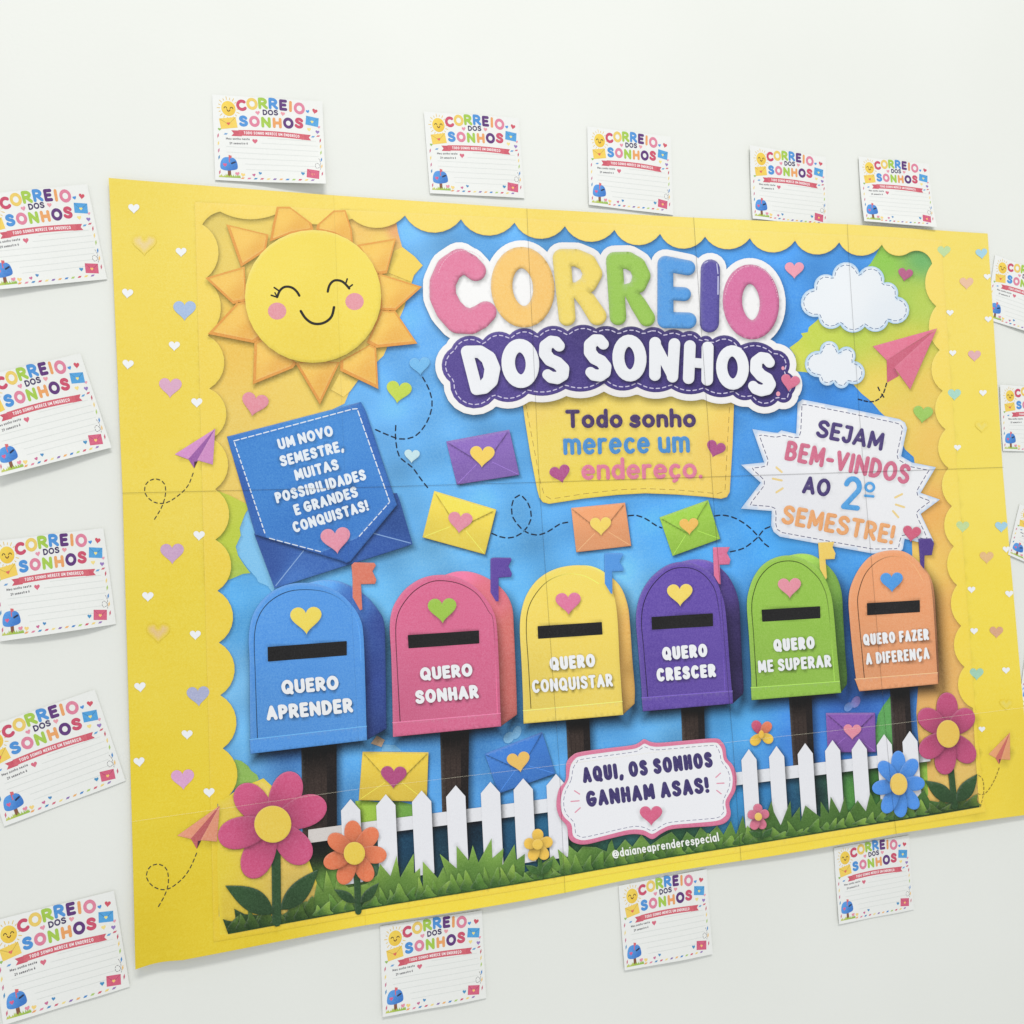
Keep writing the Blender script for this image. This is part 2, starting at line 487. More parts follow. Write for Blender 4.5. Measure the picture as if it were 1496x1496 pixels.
    def finish(self, root, base_name=None):
        P_ = self.parts
        for rec in P_: rec['V'], rec['F'] = self.build_mesh(rec); rec['rgb'] = self.shade(rec, rec['V'])
        for a in P_:                                   # printed drop shadows, darkened into the ink colours below
            if not a['tone']: continue
            dx, dy, bl, st = a['tone']; bb = np.concatenate(a['loops']); lo = bb.min(0) - bl + (min(dx, 0), min(dy, 0)); hi = bb.max(0) + bl + (max(dx, 0), max(dy, 0))
            for b_ in P_:
                if b_['lv'] >= a['lv'] or b_['lv'] < a['tone_from'] or b_['alpha'] is not None: continue
                v = b_['V']; m = (v[:, 0] > lo[0]) & (v[:, 0] < hi[0]) & (v[:, 1] > lo[1]) & (v[:, 1] < hi[1])
                if not m.any(): continue
                s = sdf(v[m] - np.array([dx, dy]), a['loops'])
                k = np.clip(0.5 - s / (2 * bl), 0, 1); k = k * k * (3 - 2 * k)
                b_['rgb'][m] *= (1 - (1 - (1 - st) ** 1.6) * k)[:, None]
        if self.sheet_tone:                            # every sheet left the printer a touch lighter or darker
            for rec in P_: rec['rgb'] = rec['rgb'] * self.sheet_tone(rec['V'])[:, None]
        for rec in P_:
            xyz = self.to_xyz(rec['V'], rec['lv'])
            me = bpy.data.meshes.new(rec['name'])
            F = rec['F']
            a, b_, c = xyz[F[:, 0]], xyz[F[:, 1]], xyz[F[:, 2]]
            flip = np.cross(b_ - a, c - a)[:, 1] > 0   # faces look out of the wall, towards -y
            F = np.where(flip[:, None], F[:, ::-1], F)
            me.from_pydata(xyz.tolist(), [], F.tolist())
            ca = me.color_attributes.new('ink', 'FLOAT_COLOR', 'POINT')
            rgba = np.ones((len(xyz), 4)); rgba[:, :3] = np.clip(np.maximum(rec['rgb'], 0) ** (1.0 if rec['name'] in ('paper_sheet', 'scalloped_border', 'card_paper', 'garden_bank') else 1.09) / E_REF, 0.004, 0.9)
            if rec['alpha'] is not None: rgba[:, 3] = rec['alpha']; rgba[:, :3] = rec['rgb']
            ca.data.foreach_set('color', rgba.ravel().astype(np.float32))
            me.polygons.foreach_set('use_smooth', [True] * len(me.polygons))
            me.materials.append(rec['mat'])
            ob = bpy.data.objects.new(rec['name'], me); col.objects.link(ob)
            rec['obj'] = ob
            if rec['label']: ob['label'] = rec['label']
            if rec['kind']: ob['kind'] = rec['kind']
        for rec in P_:
            rec['obj'].parent = rec['parent']['obj'] if rec['parent'] else root

# ================================================================== THE POSTER
GAP = 0.0020
def lift(x, z):
    """how far the poster's paper stands off the wall (m); it bellies a little and its lower edge hangs free"""
    v = np.clip(-z / 0.71, 0, 1)
    w = 0.0009 * np.sin(x * 17.0 + 1.0) * (0.35 + 0.65 * v) + 0.0004 * np.sin(x * 9.0 + z * 14.0)
    low = np.clip((v - 0.72) / 0.28, 0, 1) ** 2 * (0.0048 + 0.0020 * np.sin(x * 8.3 + 0.6) + 0.0009 * np.sin(x * 23.0))
    up = np.clip((0.10 - v) / 0.10, 0, 1) ** 2 * 0.0007 * (1 + np.sin(x * 15.0 + 2.0))
    left = np.clip((0.05 - x) / 0.05, 0, 1) ** 2 * 0.0012
    return GAP + w + low + up + left
DZ = 0.00004
def poster_xyz(V, lv):
    p = wall_xz(V)
    return np.stack([p[:, 0], -(lift(p[:, 0], p[:, 1]) + lv * DZ), p[:, 1] + Z0], 1)
art = Art(poster_xyz, INK, 4.5)
poster = bpy.data.objects.new('poster', None); col.objects.link(poster)
poster.empty_display_size = 0.05
poster['label'] = 'large yellow paper poster with smiling sun and six letter boxes, glued from printed sheets'
poster['category'] = 'poster'
P = art.add

A = tile(300, 250, 3.74);   B = tile(600, 320, 4.9867); C = tile(880, 330, 4.675);  D = tile(1140, 330, 4.2022)
E_ = tile(300, 560, 4.2743); F = tile(560, 560, 4.4);   G = tile(760, 560, 4.4);     H = tile(1060, 560, 4.4)
I_ = tile(330, 800, 4.2743); J = tile(560, 780, 4.9867); K = tile(740, 780, 4.2743); L_ = tile(1060, 770, 4.4)
M_ = tile(180, 1060, 3.9368); N_ = tile(450, 1050, 3.9368); O_ = tile(780, 1030, 4.5333); P_ = tile(1060, 980, 3.74)
Q_ = tile(150, 280, 3.935); R_ = tile(160, 600, 3.738); S_ = tile(160, 940, 3.738); T_ = tile(1296, 640, 3.74)
U_ = tile(1376, 330, 4.0417); V_ = tile(1376, 960, 5.342)
def hrt(t, x, y, w, rot=0): q = t((x, y))[0]; return heart(q[0], q[1], w / t.s, rot)
WHITE = (234, 235, 236)

# ---- the glued sheets
ROW = [[(160, 263), (487, 286.5), (768, 306.5), (1012, 318.5), (1234, 329.5), (1441, 342)],
       [(180, 721), (504, 713), (786.5, 705), (1038, 697), (1259, 690), (1463.5, 683)],
       [(193.5, 1198), (527, 1151), (815, 1116), (1069, 1083), (1290, 1058), (1493, 1033)],
       [(200, 1409), (533, 1348), (822, 1301), (1078, 1255), (1301, 1215), (1505, 1187)]]
YEL = [(170, 280, (224, 205, 92)), (400, 290, (230, 209, 104)), (700, 310, (232, 210, 108)), (1000, 330, (234, 215, 116)), (1300, 345, (233, 213, 112)), (1430, 350, (228, 210, 105)),
       (190, 600, (224, 203, 84)), (250, 900, (221, 201, 72)), (210, 1200, (217, 196, 58)), (215, 1390, (208, 185, 46)), (320, 1370, (214, 191, 52)),
       (600, 1330, (232, 208, 72)), (900, 1280, (234, 211, 78)), (1200, 1225, (230, 208, 76)), (1450, 700, (230, 212, 96)), (1470, 900, (228, 209, 80)), (1490, 1150, (220, 198, 66)), (1440, 1170, (224, 202, 70)), (300, 700, (225, 205, 88))]
YEL = [(x, y, (min(c[0] * 1.03 + max(0, (y - 700) / 700) * 5, 245), min(c[1] * 1.016 + max(0, (y - 700) / 700) * 5, 240), c[2] * 1.0)) for x, y, c in YEL]
for j in range(3):
    for i in range(5):
        q = [ROW[j][i], ROW[j][i + 1], ROW[j + 1][i + 1], ROW[j + 1][i]]
        lp = resample(np.array(q, float), 10)
        if j == 2:                                     # hand trimmed lower edge
            a, b_ = np.array(q[3]), np.array(q[2])
            k = np.clip((lp[:, 0] - a[0]) / (b_[0] - a[0]), 0, 1)
            on = np.abs(lp[:, 1] - (a[1] + (b_[1] - a[1]) * k)) < 1.0
            lp[:, 1] += np.where(on, np.sin(k * math.pi) * (1.6 if i % 2 else -1.4) - (3.2 * np.sin(np.clip(k * 5, 0, 1) * math.pi) if i == 0 else 0), 0)
        if i == 4 and j < 2: lp = lp + 0
        P('paper_sheet', lp, YEL, 0.0 + 0.0 * i, step=12)

def sheet_tone(V):
    x, y = V[:, 0], V[:, 1]
    ss = lambda d: np.clip(d / 3.0 + .5, 0, 1)
    r1 = ss(y - (721 - (x - 180) * .0296)); r2 = ss(y - (1198 - (x - 193.5) * .1270))
    cs = [ss(x - (ROW[0][i][0] + (y - ROW[0][i][1]) * (ROW[3][i][0] - ROW[0][i][0]) / (ROW[3][i][1] - ROW[0][i][1]))) for i in range(1, 5)]
    tn = np.array([[1.0, 1.02, .985, 1.015, 1.0], [.985, 1.0, 1.02, .985, 1.01], [.955, .99, 1.015, .98, .985]])
    rows = [1 - r1, r1 * (1 - r2), r2]; cols = [1 - cs[0], cs[0] * (1 - cs[1]), cs[1] * (1 - cs[2]), cs[2] * (1 - cs[3]), cs[3]]
    return sum(tn[j, i] * rows[j] * cols[i] for j in range(3) for i in range(5))
art.sheet_tone = sheet_tone

# ---- inner picture: sky, torn colour patches, scalloped frame
frame_loop = np.vstack([
    scallop([(296, 329.5), (306, 318), (322, 311)], closed=False),
    scallop([(322, 311), (362, 322), (402, 315), (455, 329), (514, 321), (549, 334.5), (591, 316.5), (640, 341), (672.5, 322), (718, 345.5), (750.4, 327),
             (794.5, 350), (824, 332), (860.5, 354.5), (896.5, 337), (929, 359), (963.4, 342.4), (999.8, 364), (1029, 346.5), (1061.8, 365), (1094, 349),
             (1130, 369.8), (1159.3, 352.8), (1194.7, 373), (1223.3, 355.5), (1259, 374.8), (1285.6, 359), (1311, 375), (1326, 370)], closed=False),
    scallop([(1326, 370), (1345, 369), (1359.4, 386.4)], closed=False),
    scallop([(1359.4, 386.4), (1349.4, 415.7), (1365.6, 448), (1355, 478), (1371, 512), (1359, 541), (1375.6, 571.5), (1364.5, 599), (1380, 627.5), (1369, 656), (1384, 684),
             (1374.5, 712), (1389, 739.5), (1377.5, 767), (1391.5, 798), (1381.6, 826), (1396, 854.7), (1387, 882), (1402, 914), (1391.5, 941), (1407, 974), (1397.5, 1003), (1412, 1030)], closed=False),
    np.array([(1419, 1034), (1423.6, 1176.5), (1110, 1227.6), (780, 1281.8), (450, 1338), (334, 1358.5), (326, 1337), (320.5, 1334), (318, 1173)], float),
    scallop([(328, 1166.9), (347, 1130), (325.5, 1092.5), (345.5, 1052), (322, 1015), (343, 977.5), (320, 938.4), (340.6, 899), (317.8, 863), (338, 826), (315, 788.6),
             (335, 752), (314.6, 715), (333.5, 678), (310, 641), (331, 606), (306, 568.4), (328, 531), (303.7, 491), (323, 450), (301, 408), (319.5, 368), (296, 329.5)], closed=False)])
frame_loop = dedupe(frame_loop, 0.3)
SKY = [(620, 350, (118, 180, 230)), (700, 330, (105, 172, 228)), (540, 620, (112, 176, 229)), (600, 770, (112, 180, 232)), (620, 810, (122, 190, 236)), (590, 480, (108, 172, 228)),
       (870, 750, (98, 170, 228)), (1000, 790, (90, 168, 230)), (960, 350, (95, 165, 226)), (1180, 385, (84, 154, 222)), (1150, 460, (82, 152, 220)), (1210, 590, (72, 142, 214)), (1080, 640, (86, 156, 222)),
       (1140, 790, (84, 168, 232)), (350, 900, (98, 174, 228)), (345, 1000, (128, 190, 233)), (360, 1080, (118, 184, 230)), (415, 1085, (72, 125, 190)), (560, 900, (118, 190, 236)),
       (545, 1080, (98, 168, 222)), (610, 1090, (92, 158, 216)), (715, 1090, (84, 150, 212)), (750, 900, (108, 184, 236)), (755, 1040, (98, 168, 222)), (920, 880, (128, 196, 238)), (900, 1080, (96, 168, 224)), (960, 1090, (110, 178, 226)),
       (1085, 900, (84, 156, 218)), (1080, 1050, (92, 172, 230)), (1235, 900, (66, 130, 208)), (1240, 1030, (62, 112, 190)), (1180, 1080, (72, 134, 210)), (1250, 830, (84, 160, 224))]
P('sky_panel', frame_loop, SKY, 2, step=3.6)
quad = np.array([(285, 297), (1373, 352), (1433, 1184), (313, 1370)], float)
WARM = [(x, y, tuple(np.array(c) + (2, -1, 3))) for x, y, c in YEL]
P('scalloped_border', [quad, frame_loop], WARM, 7, step=6, bevel=(2.4, .12), tone=(1.5, 3.0, 4.6, .46), tone_from=1)

yellow_patch = np.array([(290, 303), (577, 318), (581, 341), (587, 362), (605, 376), (617, 389), (604, 404), (590, 450), (560, 520), (522, 557), (511, 571), (503, 590), (440, 620), (400, 700), (372, 752), (335, 738), (300, 728)], float)
P('torn_yellow_patch', yellow_patch, [(320, 330, (222, 200, 112)), (345, 345, (232, 206, 110)), (330, 640, (230, 202, 112)), (450, 580, (234, 206, 110)), (560, 350, (236, 205, 112)), (605, 390, (238, 212, 108)), (350, 500, (233, 196, 100)), (575, 340, (228, 170, 120))], 3, step=5, tone=(1, 1, 2.5, .18))
P('torn_green_patch', np.vstack([[(300, 714)], E_((75, 672), (150, 700), (200, 725), (275, 762), (245, 825), (215, 905), (222, 950), (190, 1020), (205, 1075), (240, 1130), (282, 1185), (235, 1190), (160, 1222), (60, 1260)), [(300, 860)]]),
  [(330, 740, (196, 205, 82)), (350, 790, (190, 204, 78)), (350, 840, (176, 198, 92))], 4, step=5, tone=(1, 1.5, 2.5, .22))
P('torn_pale_patch', E_((275, 770), (330, 930), (430, 1275), (425, 1315), (390, 1265), (330, 1240), (320, 1215), (262, 1150), (240, 1120), (205, 1070), (192, 1020), (222, 950), (218, 900), (245, 830)), (136, 196, 234), 3.5, step=6, tone=(0, 1, 3, .2))
P('torn_meadow_patch', np.vstack([D((612, 112), (578, 180), (545, 235), (480, 300), (330, 480), (210, 590), (168, 625), (162, 655), (120, 662), (132, 682), (105, 710), (50, 750), (85, 800), (90, 895), (145, 900), (300, 930), (440, 975), (490, 1030), (552, 1080), (602, 1140), (690, 1220), (760, 1375), (812, 1420)),
                                  [(1338, 700), (1330, 790), (1332, 860), (1340, 990), (1336, 1040), (1345, 1188), (1428, 1184), (1418, 1010), (1380, 500), (1364, 372), (1330, 362)]]),
  [(1290, 385, (150, 200, 92)), (1345, 380, (120, 180, 112)), (1320, 440, (178, 204, 96)), (1345, 440, (186, 206, 98)), (1250, 480, (190, 208, 92)), (1200, 500, (196, 210, 92)), (1170, 540, (208, 214, 96)), (1330, 500, (206, 206, 92)), (1280, 570, (232, 208, 104)), (1360, 560, (232, 202, 104)),
   (1310, 620, (234, 204, 108)), (1360, 640, (234, 198, 108)), (1350, 750, (232, 180, 104)), (1340, 830, (236, 200, 108)), (1375, 900, (230, 178, 104)), (1350, 1000, (222, 172, 108)), (1390, 1020, (230, 184, 112)), (1400, 1150, (226, 192, 110)), (1340, 1100, (224, 184, 104))], 3, step=5, tone=(0, 1, 2.5, .16))
P('garden_bank', np.vstack([[(319, 1168), (328, 1166), (350, 1150), (385, 1136), (400, 1150)], M_((1000, 560), (1045, 700)), [(478, 1333), (334, 1358), (322, 1360), (318, 1260)]]), [(325, 1200, (224, 198, 80)), (420, 1240, (226, 192, 98)), (330, 1330, (216, 190, 70)), (430, 1300, (206, 178, 92)), (400, 1170, (232, 204, 104)), (320, 1260, (226, 203, 68)), (322, 1350, (222, 198, 60))], 7.2, step=5, soft=((226, 203, 66), 6))
P('green_bush', M_((640, 190), (680, 200), (720, 230), (735, 255), (770, 280), (780, 305), (740, 330), (640, 400)), (150, 186, 98), 4, step=6, tone=(1, 1, 2, .2))
P('green_bush', N_((270, 470), (330, 465), (420, 480), (520, 470), (640, 500), (690, 560), (690, 640), (280, 660)), [(530, 1185, (166, 198, 84)), (600, 1190, (120, 168, 80))], 4.2, step=6)
P('green_leaf', P_((892, 135), (850, 190), (822, 240), (806, 330), (812, 430), (905, 430), (905, 250)), (104, 168, 98), 4.2, step=6, tone=(1, 1, 3, .2))
band = np.array([(446, 1226), (818, 1175), (1070, 1140), (1350, 1102), (1350, 1160), (1070, 1225), (820, 1262), (470, 1320), (446, 1300)], float)
P('fence_gap_shade', band, [(470, 1240, (26, 26, 25)), (495, 1290, (120, 160, 76)), (590, 1235, (32, 72, 98)), (690, 1215, (22, 46, 62)), (740, 1225, (38, 88, 120)), (790, 1200, (48, 108, 144)), (840, 1240, (50, 90, 60)), (1000, 1230, (52, 92, 62)), (1075, 1160, (70, 150, 205)), (1115, 1160, (64, 136, 190)), (1150, 1170, (40, 90, 120)), (1190, 1160, (36, 60, 60)), (1240, 1160, (92, 150, 76)), (1280, 1150, (60, 110, 50)), (1345, 1140, (150, 190, 80))], 5, step=6)  # dark ink patch: the picture's shade behind the pickets

# ---- the sun
sun = P('printed_sun', ellipse(457.2, 434.0, 99.4, 96.8, 0), [(420, 400, (238, 218, 104)), (500, 400, (236, 216, 104)), (457, 500, (233, 210, 94)), (457, 434, (236, 215, 98))], 10, step=8, bevel=(5, .26), tone=(2, 6, 7, .42))
for q in [[(115, 297), (345, 352), (330, 440), (195, 528)], [(0, 588), (215, 525), (225, 715), (152, 730)], [(14, 893), (178, 718), (240, 720), (300, 920), (265, 942)],
          [(260, 1167), (268, 935), (310, 920), (500, 1050), (478, 1078)], [(625, 1277), (490, 1048), (610, 1040), (735, 1045)], [(944, 1192), (735, 1092), (735, 1040), (900, 950), (932, 965)],
          [(1156, 945), (930, 968), (880, 940), (960, 760), (1035, 765)], [(1182, 636), (1035, 768), (955, 765), (938, 560)], [(1040, 372), (990, 562), (935, 570), (825, 408)],
          [(700, 220), (765, 218), (800, 330), (805, 402), (700, 345), (605, 325), (608, 300)], [(390, 200), (460, 200), (580, 290), (590, 325), (470, 345), (352, 390), (368, 300)]]:
    a = A(*q); c = a.mean(0)
    ry = P('ray', a, [(c[0], c[1], (224, 160, 84)), (c[0], c[1] - 60, (232, 184, 100)), (c[0], c[1] + 60, (220, 158, 84))], 8, parent=sun, step=5, tone=(1.5, 5, 5.0, .5))
    P('ray_face', c + (a - c) * 0.86 + (0.5, -1.0), [(c[0] - 8, c[1] - 8, (240, 200, 108)), (c[0] + 10, c[1] + 10, (230, 180, 94))], 8.6, parent=sun, step=5, bevel=(2.2, -.14))
P('ray', A((1075, 420), (1140, 470), (1185, 520), (1138, 570), (1125, 610), (1000, 560), (1030, 440)), (236, 208, 104), 7.8, parent=sun, step=8, tone=(.5, 1.5, 2, .2))
P('torn_yellow_patch', A((740, 1095), (830, 1150), (790, 1205), (755, 1235), (685, 1195)), (238, 210, 116), 7.6, step=6, tone=(.5, 1, 2, .25))
INKB = (44, 42, 40)
for lp in [A((392, 692), (405, 660), (425, 640), (450, 635), (478, 643), (500, 663), (513, 684)), A((668, 662), (676, 630), (694, 607), (716, 600), (745, 606), (768, 625), (785, 645))]:
    P('closed_eye', union(stroke_polys(catmull(lp, 3), 1.75, 10)), INKB, 11, parent=sun)
P('eyelash', union(stroke_polys(A((376, 640), (398, 655)), 1.2) + stroke_polys(A((360, 682), (390, 692)), 1.2) + stroke_polys(A((392, 692), (380, 668)), 1.0)), INKB, 11.2, parent=sun)
P('eyelash', union(stroke_polys(A((774, 593), (766, 618)), 1.2) + stroke_polys(A((802, 625), (782, 640)), 1.2)), INKB, 11.2, parent=sun)
P('smile', union(stroke_polys(catmull(A((521, 768), (545, 805), (580, 832), (620, 838), (660, 825), (690, 795), (702, 747)), 4), 1.9, 10)), INKB, 11, parent=sun)
for x, y in [(392, 768), (814, 716)]:
    q = A((x, y))[0]; P('cheek', ellipse(q[0], q[1], 13.4, 12.4), (224, 158, 166), 11, parent=sun, step=6)

# ---- title: bubble letters on a white sticker, dark cloud below
CLOUD = scallop(np.vstack([B((283, 1190), (222, 1065), (292, 945), (400, 857), (520, 887), (630, 825), (715, 848), (815, 800), (915, 838), (1020, 783), (1135, 822), (1240, 775), (1342, 803)),
                           C((30, 688), (105, 716), (190, 690), (275, 716), (345, 694), (420, 726), (490, 710), (545, 732), (610, 722), (668, 764), (703, 752), (745, 778), (840, 750), (940, 818), (1060, 797), (1165, 850), (1268, 920), (1258, 1003), (1312, 1080), (1288, 1150),
                             (1255, 1205), (1190, 1197), (1110, 1240), (1005, 1187), (945, 1192), (885, 1157), (790, 1173), (685, 1135), (570, 1152), (465, 1114), (340, 1139), (230, 1102), (110, 1128), (5, 1080)),
                           B((1240, 1262), (1120, 1242), (985, 1290), (850, 1277), (730, 1336), (605, 1312), (440, 1382))]), 8)
cloud_loop = union([CLOUD], fill=True)[0]
def arcpts(t, cx, cy, rx, ry, tilt, n=26):
    return t(*ellipse(cx, cy, rx, ry, math.radians(tilt), n))
TITLE = [  # letter, strokes (points with radii), colour
 ('C', [[(470, 385, 74), (420, 340, 80), (350, 318, 95), (275, 370, 97), (228, 470, 95), (230, 570, 96), (275, 665, 98), (345, 738, 102), (430, 752, 93), (495, 722, 88), (540, 685, 80)]], B, (221, 134, 164)),
 ('O', [[(x, y, 78) for x, y in ellipse(810, 503, 153, 216, math.radians(-5), 30)] + [(962, 490, 78)]], B, (240, 198, 122)),
 ('R', [[(1093, 290, 66), (1132, 722, 62)], [(1093, 290, 66), (1200, 288, 63), (1280, 325, 66), (1320, 405, 70), (1285, 480, 64), (1210, 520, 54), (1110, 525, 54)], [(1205, 520, 54), (1280, 600, 64), (1352, 712, 68)]], B, (236, 214, 118)),
 ('R', [[(76, 240, 57), (100, 626, 57)], [(76, 240, 57), (170, 240, 59), (233, 275, 58), (263, 345, 61), (240, 408, 55), (190, 440, 41), (100, 446, 41)], [(175, 440, 44), (240, 540, 56), (298, 634, 57)]], C, (160, 198, 96)),
 ('E', [[(425, 262, 54), (425, 648, 56)], [(425, 262, 54), (578, 290, 52)], [(425, 462, 46), (552, 470, 48)], [(425, 646, 56), (582, 650, 56)]], C, (98, 162, 222)),
 ('I', [[(732, 298, 66), (725, 666, 66)]], C, (100, 92, 164)),
 ('O', [[(x, y, 66) for x, y in ellipse(1008, 523, 126, 190, math.radians(-4), 30)] + [(1134, 515, 66)]], C, (212, 122, 164))]
stick = [inset(cloud_loop, -9.5)]; letters = []
for ch, strokes, t, c in TITLE:
    pl, wide = [], []
    for st in strokes:
        st = np.array(st, float); xy = t(*st[:, :2]); rr = st[:, 2] / t.s
        pl += stroke_polys(xy, rr, 20); wide += stroke_polys(xy, rr + 9.5, 20)
    letters.append((ch, union(pl), c)); stick += wide
stick = [max(union([p], fill=True), key=lambda q: abs(area(q))) if i == 0 else p for i, p in enumerate(stick)]
title = P('title_sticker', union(stick, fill=True), [(700, 400, (238, 237, 236)), (1000, 420, (236, 235, 235)), (900, 470, (230, 226, 224))], 12, step=6, bevel=(2, .10), tone=(2, 6, 8, .5))
ban = P('dark_cloud_banner', cloud_loop, [(700, 540, (96, 82, 150)), (900, 540, (84, 72, 138)), (1100, 540, (76, 64, 126)), (900, 480, (70, 60, 112)), (800, 590, (92, 78, 144))], 13, parent=title, step=6, bevel=(2.5, .22))
ins = inset(cloud_loop, 5.5)
P('stitching', dashes(ins, 5.2, 4.2, .75, True), (206, 200, 222), 13.5, parent=title)
for ch, lp, c in letters:
    c = np.array(c)
    P('letter', lp, tuple(c), 14, parent=title, step=7, bevel=(4.6, .42), tone=(1.4, 3.4, 3.6, .44))
WL = [('D', [[(404, 970, 43), (474, 1242, 44)], [(404, 970, 43), (500, 972, 46), (562, 1020, 54), (590, 1095, 57), (575, 1180, 55), (530, 1228, 50), (474, 1242, 44)]], B),
      ('O', [[(x, y, 49) for x, y in ellipse(792, 1057, 88, 130, math.radians(-4), 28)] + [(880, 1050, 49)]], B),
      ('S', [[(1074, 930, 41), (1050, 903, 43), (1015, 898, 43), (975, 930, 45), (972, 985, 46), (1005, 1030, 46), (1062, 1055, 46), (1102, 1095, 46), (1098, 1140, 45), (1060, 1164, 44), (1015, 1158, 42), (990, 1138, 39)]], B),
      ('S', [[(1396, 916, 40), (1370, 888, 42), (1335, 886, 42), (1298, 920, 44), (1298, 975, 45), (1330, 1018, 45), (1380, 1042, 45), (1410, 1080, 45), (1405, 1122, 44), (1370, 1146, 43), (1325, 1140, 42), (1302, 1120, 38)]], B),
      ('O', [[(x, y, 41) for x, y in ellipse(178, 907, 76, 119, math.radians(-3), 28)] + [(254, 903, 41)]], C),
      ('N', [[(354, 802, 40), (352, 1022, 40)], [(358, 812, 33), (470, 1030, 33)], [(486, 810, 40), (472, 1034, 39)]], C),
      ('H', [[(592, 824, 40), (582, 1044, 39)], [(713, 834, 41), (709, 1054, 40)], [(585, 934, 33), (710, 946, 33)]], C),
      ('O', [[(x, y, 38) for x, y in ellipse(882, 970, 74, 114, math.radians(-2), 28)] + [(956, 968, 38)]], C),
      ('S', [[(1134, 936, 36), (1112, 908, 38), (1078, 902, 38), (1044, 930, 40), (1042, 985, 41), (1075, 1024, 41), (1118, 1048, 41), (1136, 1085, 41), (1118, 1118, 40), (1078, 1128, 39), (1040, 1116, 37), (1022, 1095, 34)]], C)]
for ch, strokes, t in WL:
    pl = []
    for st in strokes:
        st = np.array(st, float); pl += stroke_polys(t(*st[:, :2]), st[:, 2] / t.s, 18)
    P('letter', union(pl), (231, 232, 235), 14.2, parent=title, step=7, bevel=(2.6, .16), tone=(1.8, 3.6, 4.0, .62), label='white bubble letter on the dark cloud')
for a, b_, w in [(C((776, 262))[0], C((784, 330))[0], .7), (C((785, 350))[0], C((784, 470))[0], .9), (C((693, 258))[0], C((715, 246))[0], .5)]:
    P('ink_glint', capsule(a, b_, w, 5), (196, 196, 226), 14.8, parent=title)
P('stitching', dashes(B(*[(x, y) for x, y in ellipse(385, 470, 195, 235, 0, 60)[33:54]]), 2.2, 1.8, .3) + dashes(C(*[(x, y) for x, y in ellipse(1010, 525, 180, 248, 0, 60)[32:60]]), 2.2, 1.8, .3), (240, 200, 214), 14.8, parent=title)
P('heart_emblem', hrt(C, 1272, 1078, 130, 12), (214, 122, 150), 15, parent=title, step=6, bevel=(2.5, .22), tone=(.8, 1.5, 2, .3))
for x, y, r_ in [(1225, 975, 11), (1192, 1150, 14)]:
    q = C((x, y))[0]; P('pink_dot', ellipse(q[0], q[1], r_ / C.s, r_ / C.s * 1.2, 0, 12), (226, 160, 176), 15, parent=title)

# ---- yellow hanging sign
sg = P('yellow_sign', G((0, 60), (25, 240), (62, 470), (105, 690), (118, 735), (140, 765), (180, 776), (400, 742), (620, 718), (800, 708), (1000, 716), (1180, 730), (1285, 743), (1322, 732), (1340, 700), (1358, 400), (1369, 110), (1300, 40)),
       [(800, 640, (236, 214, 110)), (1000, 600, (238, 216, 120)), (1060, 640, (236, 204, 112)), (850, 720, (234, 212, 96)), (780, 600, (236, 210, 116))], 9, step=6, bevel=(2.4, .18), tone=(1, 3.5, 4.5, .42))
P('stitching', dashes(G((28, 130), (80, 400), (125, 640), (150, 720), (190, 745), (400, 712), (620, 686), (800, 678), (1000, 686), (1180, 702), (1270, 712), (1310, 690), (1325, 400), (1340, 130)), 8, 6, .45), (178, 152, 84), 9.5, parent=sg)
up = np.array([-.035, -1.0])
for s, a, b_, cap, r_, c in [('Todo sonho', (286, 292), (1125, 286), 120, 13.5, (86, 68, 112)), ('merece um', (272, 464), (1086, 448), 150, 13.2, (88, 150, 206)), ('endereço.', (388, 624), (1166, 614), 138, 12.6, (224, 134, 160))]:
    P('lettering', text(s, G(a)[0], G(b_)[0], cap / G.s, r_ / G.s, up), c, 10, parent=sg, bevel=(1.6, .22), step=6, tone=(.4, 1.0, 1.4, .25))
P('heart_emblem', hrt(G, 253, 588, 132, -14), (182, 96, 146), 10, parent=sg, step=6, bevel=(1.8, .18), tone=(.5, 1.2, 1.6, .3))
P('heart_emblem', hrt(G, 1247, 428, 124, 18), (176, 94, 142), 10, parent=sg, step=6, bevel=(1.8, .18), tone=(.5, 1.2, 1.6, .3))

# ---- big blue letter
lt = P('folded_letter', E_((135, 335), (970, 118), (1000, 175), (1172, 690), (1195, 760), (905, 1112), (880, 1122), (860, 1112), (312, 945)), [(450, 600, (82, 150, 214)), (345, 720, (62, 104, 176)), (540, 640, (66, 112, 184)), (400, 650, (76, 138, 208)), (480, 800, (66, 110, 182))], 8, step=4, bevel=(2.2, .28), tone=(1.5, 3.0, 3.6, .62))
P('letter_page', E_((186, 368), (945, 162), (1150, 742), (945, 968), (720, 1056), (380, 962)), [(400, 680, (76, 140, 208)), (480, 640, (82, 146, 212)), (500, 760, (72, 132, 202)), (450, 780, (70, 130, 200))], 8.6, parent=lt, step=7, bevel=(1.8, -.16))
P('stitching', dashes(E_((178, 362), (945, 155), (1150, 742)), 8, 3.2, .8) + dashes(E_((182, 372), (378, 955)), 5.5, 3.4, .8) + dashes(E_((400, 968), (560, 1010), (720, 1052)), 8, 3.5, .7) + dashes(E_((960, 955), (1150, 742)), 7, 3.5, .7), (222, 230, 238), 10, parent=lt)
P('envelope_pocket', E_((305, 940), (700, 700), (1195, 686), (1215, 740), (1292, 1004), (1250, 1020), (432, 1280)),
  [(378, 805, (60, 92, 158)), (395, 830, (62, 94, 162)), (480, 830, (74, 116, 186)), (575, 760, (58, 90, 152)), (560, 802, (66, 102, 172)), (430, 850, (82, 128, 198))], 7.7, parent=lt, step=4, bevel=(2.2, .24), tone=(3, 6, 8, .6))
